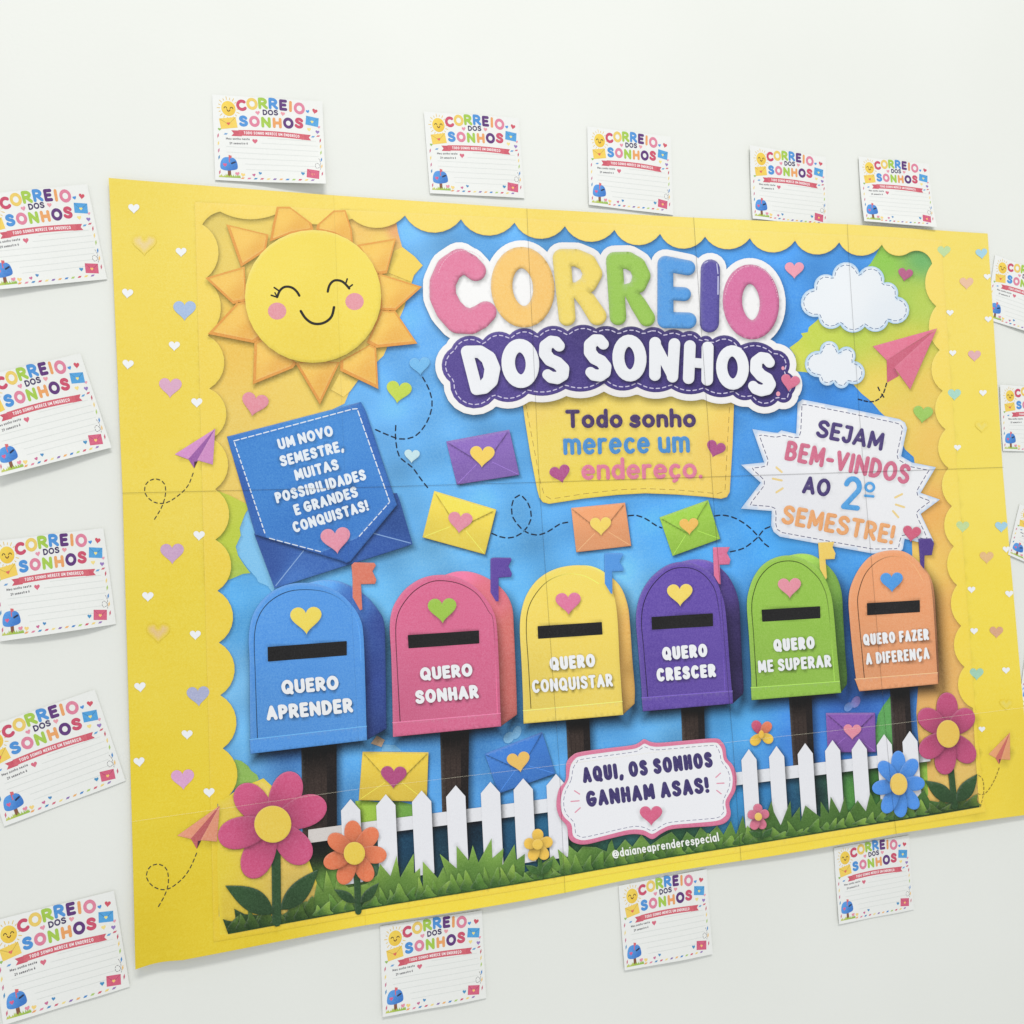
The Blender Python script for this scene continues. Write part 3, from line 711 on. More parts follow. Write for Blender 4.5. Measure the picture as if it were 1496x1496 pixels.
P('fold_line', dashes(E_((440, 1262), (612, 1046)), 80, 1, .7) + dashes(E_((1022, 930), (1280, 998)), 80, 1, .7), (140, 172, 216), 7.9, parent=lt)
P('heart_emblem', hrt(E_, 815, 985, 186, -7), (226, 154, 172), 11, parent=lt, step=6, bevel=(2.4, .2), tone=(.8, 2.4, 2.4, .42))
for s, a, b_ in [('UM NOVO', (462, 418), (803, 328)), ('SEMESTRE,', (474, 524), (868, 424)), ('MUITAS', (566, 611), (838, 538)), ('POSSIBILIDADES', (446, 752), (1008, 602)), ('E GRANDES', (564, 828), (958, 708)), ('CONQUISTAS!', (556, 936), (1024, 793))]:
    P('lettering', text(s, E_(a)[0], E_(b_)[0], 70 / E_.s, 8.7 / E_.s), (226, 232, 238), 10, parent=lt, tone=(.5, 1.0, 1.4, .34))

# ---- small sealed envelopes
def envelope(t, tl, tr, br, bl, apex, h, hw, hrot, c, hc, lv, dark=.8):
    q = t(tl, tr, br, bl); ap = t(apex)[0]; c = np.array(c, float); cx = q.mean(0)
    e = P('printed_envelope', q, [(q[0][0], q[0][1], tuple(c * 1.03)), (q[1][0], q[1][1], tuple(c * 1.02)), (q[2][0], q[2][1], tuple(c * .95)), (q[3][0], q[3][1], tuple(c * .95))], lv, step=3, bevel=(1.6, .26), tone=(2, 3.6, 3.2, .66))
    k = .04
    P('flap', np.array([q[0] + (ap - q[0]) * k, q[1] + (ap - q[1]) * k, ap + (cx - ap) * .0]), tuple(np.minimum(c * 1.05, 250)), lv + .5, parent=e, step=5, bevel=(1.4, .26), tone=(.3, 1.3, 1.5, .62))
    P('fold_line', dashes(np.array([q[3] + (cx - q[3]) * .06, cx + (q[3] - cx) * .25]), 60, 1, .4) + dashes(np.array([q[2] + (cx - q[2]) * .06, cx + (q[2] - cx) * .25]), 60, 1, .4), tuple(np.minimum(c * 1.1 + 12, 245)), lv + .4, parent=e)
    P('heart_seal', hrt(t, h[0], h[1], hw, hrot), hc, lv + 1, parent=e, step=6, bevel=(1.8, .16), tone=(.6, 1.8, 1.8, .36))
    return e
envelope(F, (402, 375), (805, 300), (870, 590), (470, 652), (645, 525), (632, 475), 158, 2, (142, 112, 184), (240, 208, 108), 8)
envelope(F, (325, 692), (722, 812), (650, 1100), (250, 990), (480, 930), (490, 898), 156, 6, (236, 214, 96), (224, 150, 168), 8)
envelope(G, (322, 802), (668, 768), (708, 1045), (355, 1086), (518, 955), (512, 922), 136, -3, (228, 162, 118), (240, 212, 112), 8)
envelope(G, (890, 862), (1202, 750), (1280, 1000), (975, 1110), (1075, 965), (1080, 922), 122, -4, (160, 200, 84), (236, 190, 104), 8)
envelope(N_, (312, 187), (690, 190), (680, 472), (290, 465), (492, 385), (490, 335), 148, 2, (228, 200, 84), (180, 88, 134), 8)
envelope(N_, (1012, 198), (1340, 72), (1415, 310), (1090, 425), (1215, 290), (1207, 247), 132, -10, (74, 130, 204), (232, 192, 108), 8)
envelope(P_, (540, 228), (806, 226), (808, 440), (548, 442), (682, 350), (682, 332), 96, 2, (138, 96, 172), (226, 150, 166), 8)
P('butterfly', union([ellipse(*P_((662, 195))[0], 5.5, 7.5, .7), ellipse(*P_((702, 168))[0], 6, 9, .5)]), [(1236, 1033, (110, 150, 208)), (1249, 1023, (142, 124, 186))], 8, step=5, tone=(.5, 1, 1.5, .2))
P('butterfly', union([ellipse(*N_((1150, 105))[0], 7, 9, .7), ellipse(*N_((1195, 75))[0], 6, 10, .4)]), (136, 188, 226), 7.6, step=5, tone=(.5, 1, 1.5, .2))
P('paper_scrap', N_((360, 140), (395, 95), (440, 120), (420, 160)), (222, 190, 160), 7.6, tone=(.5, 1, 1.5, .2))
P('paper_scrap', N_((430, 145), (500, 150), (540, 185), (420, 185)), (130, 186, 226), 7.5)

# ---- dashed flight lines
def trail(t, pts, dash=7.5, gap=5, r_=.95, c=(38, 46, 66)):
    P('dashed_trail', dashes(catmull(t(*pts), 8), dash, gap, r_), c, 7.4)
trail(A, [(1185, 1128), (1222, 1200), (1237, 1280), (1210, 1370), (1150, 1445), (1070, 1465), (990, 1440), (905, 1402)])
trail(E_, [(1188, 265), (1186, 340), (1200, 430), (1225, 475), (1290, 525), (1345, 600), (1395, 662)])
trail(F, [(695, 965), (760, 990), (830, 990), (900, 950), (945, 870), (930, 780), (875, 720), (828, 760), (825, 850), (870, 920), (920, 960), (990, 975), (1060, 950), (1130, 905), (1205, 890)])
trail(G, [(690, 852), (745, 850), (810, 875), (860, 910), (905, 930)])
trail(G, [(1245, 853), (1300, 848), (1370, 865), (1440, 905), (1492, 950), (1545, 1010), (1580, 1048), (1605, 1045)])
trail(H, [(25, 1083), (110, 1060), (190, 1000), (240, 940), (278, 922)])
trail(D, [(645, 968), (625, 1030), (590, 1070), (540, 1082), (470, 1066)], 5.5, 3.2)
trail(D, [(592, 992), (603, 1015), (645, 1080)], 5.5, 6)
trail(R_, [(458, 342), (430, 410), (380, 462), (310, 504), (245, 500), (198, 455), (203, 400), (250, 374), (298, 395), (308, 450), (288, 525), (245, 598)], 5.2, 4, .65)
trail(S_, [(478, 1135), (440, 1220), (390, 1283), (315, 1330), (245, 1315), (207, 1265), (222, 1212), (270, 1195), (315, 1222), (325, 1290), (308, 1355), (265, 1433)], 5.2, 4, .65)
trail(V_, [(425, 858), (390, 940), (340, 1020), (290, 1062), (230, 1050)], 3.6, 2.8, .6, (150, 128, 60))
trail(V_, [(262, 915), (293, 950), (296, 1040), (262, 1165)], 3.6, 2.8, .6, (150, 128, 60))

# ---- clouds
for t, seq in [(D, [(200, 387), (222, 320), (310, 312), (395, 227), (475, 292), (555, 252), (628, 352), (690, 365), (712, 437), (783, 515), (655, 592), (590, 652), (510, 622), (440, 658), (360, 612), (280, 632), (225, 562), (118, 470)]),
               (D, [(235, 770), (290, 710), (350, 770), (420, 748), (445, 832), (510, 895), (470, 970), (440, 975), (412, 968), (362, 1000), (320, 965), (262, 980), (228, 932), (143, 850)])]:
    lp = scallop(t(*seq), 10)
    cl = P('printed_cloud', lp, [(1240, 430, (231, 234, 237)), (1215, 540, (228, 231, 235)), (1290, 470, (224, 229, 234))], 9, step=6, soft=((176, 206, 230), 2.6), tone=(1.2, 3.5, 5, .34))
    P('stitching', dashes(inset(union([lp], True)[0], 4.2), 5, 3.4, .5, True), (104, 124, 158), 9.5, parent=cl)

# ---- paper planes
def plane(t, faces, fold, c, fc, tri=None, lv=9):
    c = np.array(c, float)
    pl = P('printed_plane', t(*faces[0]), tuple(c * 1.02), lv, step=6, bevel=(1.2, .14), tone=(1.4, 3.2, 4, .3))
    P('fold', t(*fold), fc, lv + .3, parent=pl, step=6)
    if tri: P('tail_fold', t(*tri), (84, 54, 62), lv + .6, parent=pl)
    P('wing', t(*faces[1]), tuple(c * .99), lv + .5, parent=pl, step=6, bevel=(1.2, .14), tone=(1.2, 3.0, 3.4, .34))
plane(D, [[(955, 632), (560, 742), (645, 828)], [(955, 632), (692, 872), (790, 1006), (925, 700)]], [(950, 638), (645, 828), (648, 964), (722, 922), (692, 872)], (220, 126, 150), (204, 110, 132))
plane(R_, [[(578, 100), (358, 240), (432, 268)], [(578, 100), (480, 272), (565, 296)]], [(578, 100), (432, 266), (464, 316), (482, 278)], (208, 148, 196), (160, 104, 168), [(464, 280), (482, 278), (464, 316)])
plane(S_, [[(603, 880), (372, 1042), (448, 1060)], [(603, 880), (500, 1066), (588, 1074)]], [(603, 880), (446, 1058), (478, 1112), (502, 1068)], (226, 156, 128), (192, 104, 106), [(484, 1070), (502, 1068), (480, 1112)])
plane(V_, [[(515, 585), (345, 752), (398, 782)], [(515, 585), (440, 792), (512, 796)]], [(515, 585), (398, 782), (425, 830), (442, 792)], (226, 162, 116), (204, 116, 104), [(425, 792), (437, 790), (425, 828)])

# ---- hearts scattered over the frame and the sky
for t, x, y, w, rot, c, soft in [
    (Q_, 182, 108, 64, 0, WHITE, 0), (Q_, 452, 355, 62, 0, WHITE, 0), (Q_, 145, 593, 64, 6, WHITE, 0), (Q_, 413, 893, 64, 2, WHITE, 0), (Q_, 148, 1000, 64, 6, WHITE, 0), (Q_, 542, 1218, 64, 0, WHITE, 0),
    (Q_, 472, 690, 130, 0, (170, 190, 220), 1), (Q_, 390, 1133, 130, 2, (216, 172, 196), 1), (Q_, 242, 315, 140, 0, (230, 208, 156), 9),
    (R_, 490, 685, 62, 2, WHITE, 0), (R_, 212, 1017, 62, 0, WHITE, 0), (R_, 470, 1226, 60, 0, WHITE, 0), (R_, 344, 783, 128, -1, (202, 168, 198), 1), (R_, 268, 1216, 130, 0, (226, 196, 146), 9),
    (S_, 170, 238, 62, -6, WHITE, 0), (S_, 425, 497, 60, 0, WHITE, 0), (S_, 165, 645, 60, -6, WHITE, 0), (S_, 545, 812, 60, -2, WHITE, 0), (S_, 486, 288, 124, -4, (176, 180, 208), 1), (S_, 402, 741, 126, -4, (218, 168, 204), 1),
    (U_, 3, 158, 78, 0, (192, 216, 164), 2), (U_, 226, 170, 70, -6, (170, 208, 222), 1), (U_, 137, 345, 82, 0, (230, 192, 164), 2), (U_, 259, 306, 42, 0, WHITE, 1), (U_, 40, 518, 42, 0, WHITE, 1), (U_, 265, 556, 42, 0, WHITE, 1), (U_, 57, 755, 42, 0, WHITE, 1), (U_, 236, 990, 44, 0, WHITE, 1), (U_, 87, 1312, 42, 0, WHITE, 1),
    (U_, 185, 772, 76, 0, (222, 178, 180), 2), (U_, 68, 1000, 78, 0, (174, 214, 198), 2), (U_, 230, 1190, 80, 0, (232, 218, 130), 6),
    (T_, 407, 487, 72, 2, (194, 214, 158), 2), (T_, 618, 488, 68, 0, (168, 206, 222), 1), (T_, 538, 655, 76, 0, (226, 188, 138), 2), (T_, 454, 830, 42, 0, WHITE, 1), (T_, 660, 853, 44, 0, WHITE, 1), (T_, 468, 1056, 42, 0, WHITE, 1), (T_, 642, 1270, 42, 0, WHITE, 1), (T_, 645, 610, 40, 0, WHITE, 1),
    (T_, 590, 1062, 74, 0, (216, 170, 138), 2), (T_, 482, 1290, 76, 0, (166, 206, 182), 2), (V_, 297, 562, 52, 0, WHITE, 1), (V_, 490, 372, 104, 0, (226, 212, 118), 6),
    (A, 268, 1280, 146, 12, (224, 152, 164), 0), (A, 1054, 1212, 138, 8, (196, 212, 92), 0), (A, 1170, 1070, 112, -4, (124, 186, 230), 0), (C, 1303, 310, 130, 0, (232, 162, 178), 0), (D, 757, 306, 92, 10, (186, 108, 142), 0), (D, 868, 1162, 122, 6, (162, 200, 104), 0), (E_, 1288, 458, 96, 4, (196, 222, 228), 0), (H, 1185, 970, 118, 8, (208, 106, 132), 3)]:
    big = w / t.s > 20 and not (soft and soft != 3)
    lp = hrt(t, x, y, w, rot); q = lp.mean(0)
    ww = np.array([1.0 / ((q[0] - a[0]) ** 2 + (q[1] - a[1]) ** 2 + 60) ** 1.3 for a in YEL]); yb = tuple((ww[:, None] * np.array([a[2] for a in YEL])).sum(0) / ww.sum())
    P('printed_heart', lp, c, 12 if t is H else 8, step=5 if big else max(1.6, w / t.s / 7), soft=(yb, {6: 6, 9: 8}[soft]) if soft in (6, 9) else None, bevel=(1.8, .16) if big else None, tone=(1.0, 2.2, 2.4, .34) if big else None)

# ---- white welcome sign
ws = P('white_sign', H((455, 128), (485, 106), (800, 168), (1110, 232), (1145, 254), (1159, 290), (1120, 470), (1190, 510), (1345, 540), (1245, 705), (1370, 748), (1245, 840), (1328, 1015), (1290, 1035), (1140, 1000), (1128, 1066), (1100, 1092), (930, 1094), (640, 1042), (340, 986), (300, 955), (285, 915), (288, 822), (92, 806), (218, 640), (92, 525), (240, 510), (165, 296), (300, 318), (328, 320), (350, 304), (445, 326)),
       [(1200, 650, (233, 233, 235)), (1300, 720, (231, 231, 233)), (1150, 720, (228, 228, 232)), (1250, 780, (230, 229, 231))], 9, step=6, soft=((190, 208, 230), 2.2), tone=(1.5, 3.5, 6, .36))
P('stitching', dashes(inset(ws['loops'][0], 6.5), 5.6, 3.6, .55, True), (96, 94, 128), 9.5, parent=ws)
for s, a, b_, cap, r_, c in [('SEJAM', (566, 346), (996, 438), 118, 12.5, (86, 72, 126)), ('BEM-VINDOS', (366, 494), (1164, 654), 130, 13.5, (208, 118, 144)), ('AO', (478, 708), (655, 734), 116, 12.5, (84, 70, 124)), ('2', (728, 808), (850, 822), 218, 17, (94, 166, 222)), ('º', (872, 745), (944, 752), 120, 9, (94, 166, 222)), ('SEMESTRE!', (344, 902), (1062, 1038), 126, 13.2, (232, 172, 120))]:
    P('lettering', text(s, H(a)[0], H(b_)[0], cap / H.s, r_ / H.s), c, 10, parent=ws, step=6, bevel=(1.5, .22), tone=(.4, .9, 1.2, .16))
for a, b_ in [((318, 542), (352, 572)), ((295, 614), (352, 626)), ((318, 702), (358, 676)), ((1080, 735), (1125, 713)), ((1084, 780), (1138, 797)), ((1065, 822), (1100, 862))]:
    q = H(a, b_); P('shine_mark', capsule(q[0], q[1], 1.5, 6), (232, 208, 150), 10, parent=ws)

# ---- six letter boxes
def mailbox(t, front, side, inner, strip, slot, hx, hy, hw, flag, lines, post, c, sc, hc, fc, lv=14):
    c = np.array(c, float); sc = np.array(sc, float)
    f = t(*front); lo, hi = f.min(0), f.max(0)
    fl = catmull(f[1:-1], 4); fl = np.vstack([f[:1], fl, f[-1:]])
    m = P('printed_mailbox', fl, [(lo[0], lo[1], tuple(np.minimum(c * 1.03, 250))), (hi[0], lo[1], tuple(np.minimum(c * 1.02, 250))), (lo[0], hi[1], tuple(c * .95)), (hi[0], hi[1], tuple(c * .98))], lv, step=5, bevel=(5.0, .20), tone=(2, 13, 13, .84), label='printed letter box with ' + hc[1] + ' heart')
    s = t(*side); sl = np.vstack([catmull(s[:-2], 4), s[-2:]])
    top, mid, bot = s[1], s[len(s) // 2], s[-2]
    P('side_panel', sl, [(top[0], top[1], tuple(np.minimum(c * 1.10 + 10, 248))), ((top[0] + mid[0]) / 2, (top[1] + mid[1]) / 2 - 4, tuple(c * .5 + sc * .55)), (mid[0], mid[1], tuple(sc)), (bot[0], bot[1], tuple(sc * .84)), (bot[0] + 4, (mid[1] + bot[1]) / 2, tuple(sc * .78)), (mid[0] - 16, (mid[1] + bot[1]) / 2, tuple(sc * 1.08))], lv - .5, parent=m, step=5, bevel=(2.5, .28), tone=(9, 13, 15, .80))
    il = catmull(t(*inner), 5)
    P('door_rim', union(stroke_polys(il, .65, 8)), [(il[0][0], il[0][1], tuple(c * .46)), (il[len(il) // 3][0], il[len(il) // 3][1], tuple(c * .46)), (il[-1][0], il[-1][1], tuple(np.minimum(c * 1.12, 250)))], lv + .4, parent=m)
    P('base_strip', t(*strip), tuple(c), lv + .5, parent=m, step=6, bevel=(1.8, .28))
    sq = t(*strip); P('fold_line', union(stroke_polys(resample(sq[:2], 8, False), .55, 8)), tuple(np.minimum(c * 1.12 + 14, 250)), lv + .62, parent=m)
    q = t(*slot); q = union([capsule(q[i], q[(i + 1) % 4], .9, 5) for i in range(4)] + [q], True)
    P('mail_slot', q, [(q[0][:, 0].mean(), q[0][:, 1].mean(), (38, 37, 38)), (q[0][:, 0].min(), q[0][:, 1].min(), (34, 33, 34))], lv + .6, parent=m, step=3, tone=(-.4, -.8, 1.2, .3))
    P('heart_emblem', hrt(t, hx, hy, hw, -2), hc[0], lv + .8, parent=m, step=6, bevel=(2.0, .18), tone=(1.0, 2.4, 2.2, .42))
    fl_ = t(*flag); P('flag', fl_, fc, lv + .9, parent=m, step=5, bevel=(1.8, .2), tone=(2.5, 3.5, 4, .34))
    for s_, a, b_, cap, r_ in lines:
        P('lettering', text(s_, t(a)[0], t(b_)[0], cap / t.s, r_ / t.s), (233, 234, 236), lv + .9, parent=m, tone=(.9, 1.8, 1.6, .62))
    pq = t(*post)
    P('post', pq, [(pq[0][0], pq[0][1], (22, 20, 19)), (pq[1][0], pq[1][1], (24, 22, 22)), (pq[0][0] + 8, pq[3][1], (76, 62, 55)), (pq[2][0], pq[2][1], (34, 30, 29)), ((pq[0][0] + pq[1][0]) / 2, (pq[0][1] + pq[2][1]) / 2, (66, 54, 49))], 6, parent=m, step=5, bevel=(3, .3), tone=(6, 0, 8, .6))
    lerp = lambda k: pq[0] + (pq[1] - pq[0]) * k; lerb = lambda k: pq[3] + (pq[2] - pq[3]) * k
    P('wood_grain', np.array([lerp(.72), lerp(.99), lerb(.99), lerb(.72)]), (38, 32, 31), 6.2, parent=m, step=6)
    P('wood_grain', [capsule(lerp(k) + (lerb(k) - lerp(k)) * .04, lerb(k + .03), .35, 4) for k in (.16, .34, .55)], (50, 41, 38), 6.3, parent=m)
mailbox(I_, [(155, 1283), (150, 1000), (148, 700), (143, 560), (165, 430), (225, 330), (320, 255), (430, 222), (560, 226), (680, 266), (770, 340), (835, 440), (858, 560), (870, 900), (878, 1199)],
        [(500, 224), (600, 203), (720, 215), (860, 290), (950, 390), (988, 480), (995, 700), (1000, 1060), (1002, 1128), (876, 1200), (700, 400)],
        [(197, 1185), (184, 800), (178, 560), (205, 430), (270, 340), (370, 280), (480, 262), (600, 272), (700, 312), (780, 392), (828, 500), (842, 700)],
        [(148, 1195), (877, 1112), (880, 1200), (155, 1284)], [(264, 622), (750, 586), (750, 668), (266, 706)], 500, 456, 196,
        [(783, 108), (800, 92), (925, 95), (935, 112), (913, 147), (938, 200), (930, 226), (842, 228), (850, 385), (836, 390), (790, 310), (790, 200)],
        [('QUERO', (350, 916), (706, 884), 90, 11.8), ('APRENDER', (256, 1078), (795, 1026), 92, 12)], [(470, 1240), (690, 1225), (692, 1815), (478, 1825)],
        (94, 156, 222), (62, 84, 152), ((236, 216, 104), 'yellow'), (218, 132, 112))
mailbox(J, [(68, 1475), (64, 1200), (56, 900), (45, 680), (60, 560), (100, 475), (170, 390), (280, 322), (400, 298), (520, 310), (640, 368), (730, 455), (795, 560), (822, 680), (838, 1000), (850, 1396)],
        [(440, 300), (530, 274), (640, 278), (760, 325), (870, 410), (932, 530), (945, 700), (958, 1000), (966, 1240), (966, 1312), (848, 1398), (700, 450)],
        [(120, 1365), (100, 1000), (88, 720), (100, 600), (145, 505), (230, 410), (340, 350), (450, 342), (570, 370), (680, 440), (760, 560), (800, 680), (825, 1310)],
        [(66, 1372), (848, 1303), (852, 1397), (68, 1476)], [(180, 740), (688, 706), (690, 792), (185, 828)], 426, 560, 208,
        [(776, 182), (795, 172), (922, 173), (930, 187), (906, 235), (932, 290), (925, 312), (835, 318), (835, 490), (815, 490), (776, 425)],
        [('QUERO', (268, 1068), (648, 1034), 96, 13), ('SONHAR', (234, 1238), (692, 1193), 100, 13.4)], [(410, 1420), (620, 1400), (612, 2060), (424, 2060)],
        (213, 114, 148), (214, 124, 118), ((164, 198, 88), 'green'), (106, 82, 164))
mailbox(K, [(100, 1180), (96, 1000), (88, 800), (78, 600), (88, 480), (125, 370), (200, 275), (310, 215), (440, 195), (540, 215), (610, 265), (655, 350), (685, 500), (700, 800), (721, 1126)],
        [(440, 196), (520, 200), (600, 235), (700, 320), (750, 440), (766, 570), (780, 780), (795, 960), (793, 1058), (720, 1126), (600, 300)],
        [(146, 1085), (130, 800), (118, 600), (130, 470), (180, 370), (260, 290), (370, 250), (480, 262), (570, 310)],
        [(98, 1100), (716, 1043), (722, 1127), (100, 1181)], [(192, 578), (586, 553), (590, 624), (195, 650)], 380, 436, 158,
        [(606, 124), (620, 120), (716, 120), (722, 132), (700, 175), (725, 215), (722, 232), (655, 235), (655, 375), (645, 370), (608, 310)],
        [('QUERO', (266, 852), (550, 828), 84, 11.2), ('CONQUISTAR', (156, 992), (660, 950), 82, 8.8)], [(365, 1160), (510, 1150), (520, 1420), (375, 1420)],
        (236, 212, 108), (230, 184, 106), ((222, 130, 164), 'pink'), (92, 154, 220))
mailbox(K, [(845, 1105), (836, 950), (815, 700), (803, 540), (815, 430), (855, 330), (920, 250), (1010, 190), (1110, 175), (1210, 205), (1290, 270), (1340, 380), (1365, 500), (1388, 800), (1409, 1056)],
        [(1090, 172), (1180, 158), (1280, 178), (1380, 265), (1440, 400), (1455, 560), (1466, 800), (1476, 960), (1470, 1000), (1408, 1058), (1280, 300)],
        [(876, 1015), (850, 700), (838, 560), (850, 440), (900, 330), (990, 240), (1080, 210), (1180, 225), (1260, 290), (1310, 400), (1345, 700), (1360, 980)],
        [(838, 1021), (1406, 979), (1410, 1058), (845, 1106)], [(904, 522), (1280, 499), (1282, 572), (907, 594)], 1078, 383, 160,
        [(1283, 84), (1388, 82), (1370, 120), (1392, 160), (1385, 190), (1325, 192), (1332, 315), (1320, 310), (1290, 260)],
        [('QUERO', (970, 790), (1253, 766), 84, 11.4), ('CRESCER', (935, 922), (1306, 892), 84, 11.4)], [(1085, 1060), (1230, 1050), (1235, 1300), (1092, 1300)],
        (108, 86, 168), (62, 52, 98), ((238, 214, 114), 'yellow'), (218, 122, 156))
mailbox(L_, [(162, 1110), (160, 950), (145, 700), (131, 500), (145, 400), (180, 310), (240, 235), (330, 190), (430, 185), (530, 225), (610, 300), (655, 400), (680, 520), (705, 800), (731, 1062)],
        [(400, 182), (480, 170), (570, 192), (680, 285), (732, 410), (745, 600), (758, 800), (770, 950), (768, 1010), (730, 1063), (600, 320)],
        [(195, 1025), (175, 700), (162, 520), (175, 420), (215, 320), (290, 245), (380, 218), (470, 232), (550, 290), (610, 370), (650, 520), (690, 990)],
        [(158, 1031), (722, 989), (732, 1063), (162, 1111)], [(229, 534), (593, 512), (595, 581), (233, 604)], 402, 393, 148,
        [(583, 100), (686, 95), (675, 130), (694, 170), (688, 205), (630, 208), (640, 325), (632, 335), (595, 270)],
        [('QUERO', (304, 802), (566, 780), 82, 11), ('ME SUPERAR', (206, 937), (672, 897), 80, 9.0)], [(400, 1070), (545, 1060), (560, 1540), (425, 1540)],
        (154, 194, 86), (96, 136, 66), ((228, 154, 168), 'pink'), (236, 206, 112))
mailbox(L_, [(848, 1052), (826, 965), (805, 800), (786, 600), (778, 470), (795, 370), (850, 260), (930, 180), (1040, 150), (1140, 160), (1220, 220), (1290, 310), (1315, 420), (1330, 600), (1345, 850), (1354, 1006)],
        [(1060, 152), (1140, 160), (1222, 215), (1300, 310), (1330, 420), (1342, 600), (1355, 800), (1362, 930), (1362, 985), (1352, 1007), (1200, 250)],
        [(880, 965), (855, 700), (838, 520), (840, 430), (880, 310), (950, 230), (1040, 190), (1130, 200), (1200, 250), (1255, 340)],
        [(820, 975), (1352, 934), (1356, 1007), (848, 1053)], [(899, 492), (1233, 473), (1234, 542), (901, 562)], 1055, 356, 146,
        [(1228, 75), (1312, 72), (1330, 105), (1315, 180), (1268, 182), (1265, 270), (1240, 240), (1236, 180)],
        [('QUERO FAZER', (874, 760), (1298, 724), 74, 8.4), ('A DIFERENÇA', (892, 884), (1302, 846), 76, 8.0)], [(1045, 1010), (1170, 1000), (1192, 1500), (1062, 1500)],
        (230, 164, 120), (222, 158, 116), ((92, 160, 222), 'blue'), (92, 72, 142))

# ---- picket fence, grass
fence = P('printed_fence', N_((0, 632), (1462, 440), (1462, 518), (0, 708)), [(470, 1215, (214, 208, 204)), (600, 1190, (226, 226, 230)), (810, 1170, (228, 229, 233))], 15, step=5, tone=(2, 6, 6, .68))
P('rail', P_((45, 552), (1102, 424), (1102, 488), (45, 622)), (226, 227, 231), 15, parent=fence, step=5, tone=(2, 6, 6, .68))
for t, hw, sh, lst, hh in [(N_, 55, 62, [(243, 458), (445, 430), (650, 408), (845, 378), (1043, 357), (1230, 337), (1418, 312)], 470), (P_, 41, 56, [(120, 425), (270, 408), (425, 392), (573, 375), (717, 367), (853, 343), (993, 325)], 420)]:
    for x, y in lst:
        P('picket', t((x, y), (x + hw, y + sh), (x + hw + 16, y + hh), (x - hw + 18, y + hh + 18), (x - hw, y + sh + 4)), [(x / t.s + 0, 0, (229, 230, 234)), (900, 1100, (229, 229, 233))], 16, parent=fence, step=6, bevel=(1.2, .08), tone=(4, 3, 4.8, .66))
gl = np.vstack([M_((575, 1092), (600, 1100), (650, 1108), (640, 1035), (700, 1065), (900, 1080), (1010, 1010), (1050, 995), (1085, 1020), (1112, 895)), N_((85, 985), (103, 862), (150, 975), (165, 900), (230, 960), (330, 940), (395, 890), (410, 825), (470, 895), (506, 780), (525, 905), (603, 768), (605, 880), (640, 848), (642, 960), (655, 980), (655, 812), (740, 905), (772, 842), (795, 905), (752, 768), (848, 850), (848, 722), (918, 805), (940, 718), (972, 815), (1048, 678), (1052, 790), (1115, 735), (1108, 830), (1178, 712), (1188, 800), (1237, 765), (1235, 870), (1290, 850), (1400, 775), (1440, 840), (1425, 740)),
                O_((150, 945), (212, 1000), (218, 918), (275, 965), (310, 925), (400, 930), (470, 960), (482, 912), (505, 880), (525, 960), (592, 880), (640, 930), (700, 850), (760, 920), (830, 868), (900, 832), (960, 900), (1000, 830), (1050, 870), (1090, 800), (1140, 850), (1200, 790), (1240, 850), (1290, 758), (1322, 850), (1375, 710)),
                P_((20, 862), (80, 765), (95, 850), (180, 850), (238, 705), (250, 765), (285, 835), (340, 703), (345, 795), (390, 735), (392, 815), (420, 728), (500, 792), (503, 706), (545, 772), (558, 680), (605, 768), (633, 678), (650, 772), (702, 700), (745, 758), (772, 655), (800, 725), (832, 690), (860, 745), (990, 720), (1060, 640), (1090, 700), (1180, 715), (1300, 700), (1345, 690), (1362, 735)),
                [(1110, 1227.6), (780, 1281.8), (450, 1338), (334, 1358.5)]])
GR = []
for x, yb, cb, ct in [(345, 1352, (46, 74, 40), (52, 82, 44)), (470, 1330, (58, 92, 44), (152, 184, 88)), (580, 1310, (60, 94, 46), (150, 186, 88)), (680, 1295, (66, 102, 50), (134, 172, 82)), (760, 1280, (68, 104, 50), (136, 174, 84)), (880, 1262, (66, 102, 50), (126, 164, 80)), (1000, 1242, (62, 100, 50), (122, 160, 78)), (1130, 1220, (62, 96, 50), (96, 134, 64)), (1230, 1200, (66, 100, 50), (106, 144, 66)), (1330, 1188, (56, 92, 48), (92, 132, 62)), (1410, 1175, (48, 76, 44), (60, 96, 50))]:
    GR += [(x, yb, cb), (x + 6, yb - 24, tuple((np.array(cb) + np.array(ct)) / 2)), (x, yb - 62, ct), (x + 40, yb - 60, ct)]
grass = P('grass', union([gl], True), GR, 17, step=5, bevel=(1.4, .16), tone=(.5, -1, 3, .24))
random.seed(11)
fr = []
x = 342.0
while x < 1415:                                       # nearer, darker tufts
    yb = 1358.5 - (x - 334) * 0.1671
    w = random.uniform(7, 13); h = random.uniform(14, 34) * (1.0 if x < 900 else .85); ln = random.uniform(-6, 9)
    fr.append(np.array([(x - w, yb - 3), (x - w * .5, yb - h * .55), (x + ln, yb - h), (x + w * .6, yb - h * .45), (x + w, yb - 4)]))
    x += random.uniform(9, 17)
P('grass', np.array([(336, 1357.6), (1420, 1176.5), (1421, 1167), (1000, 1238), (336, 1347)]), [(400, 1340, (54, 88, 46)), (700, 1290, (66, 102, 50)), (1000, 1240, (62, 100, 48)), (1400, 1175, (46, 74, 42))], 17.4, step=6)
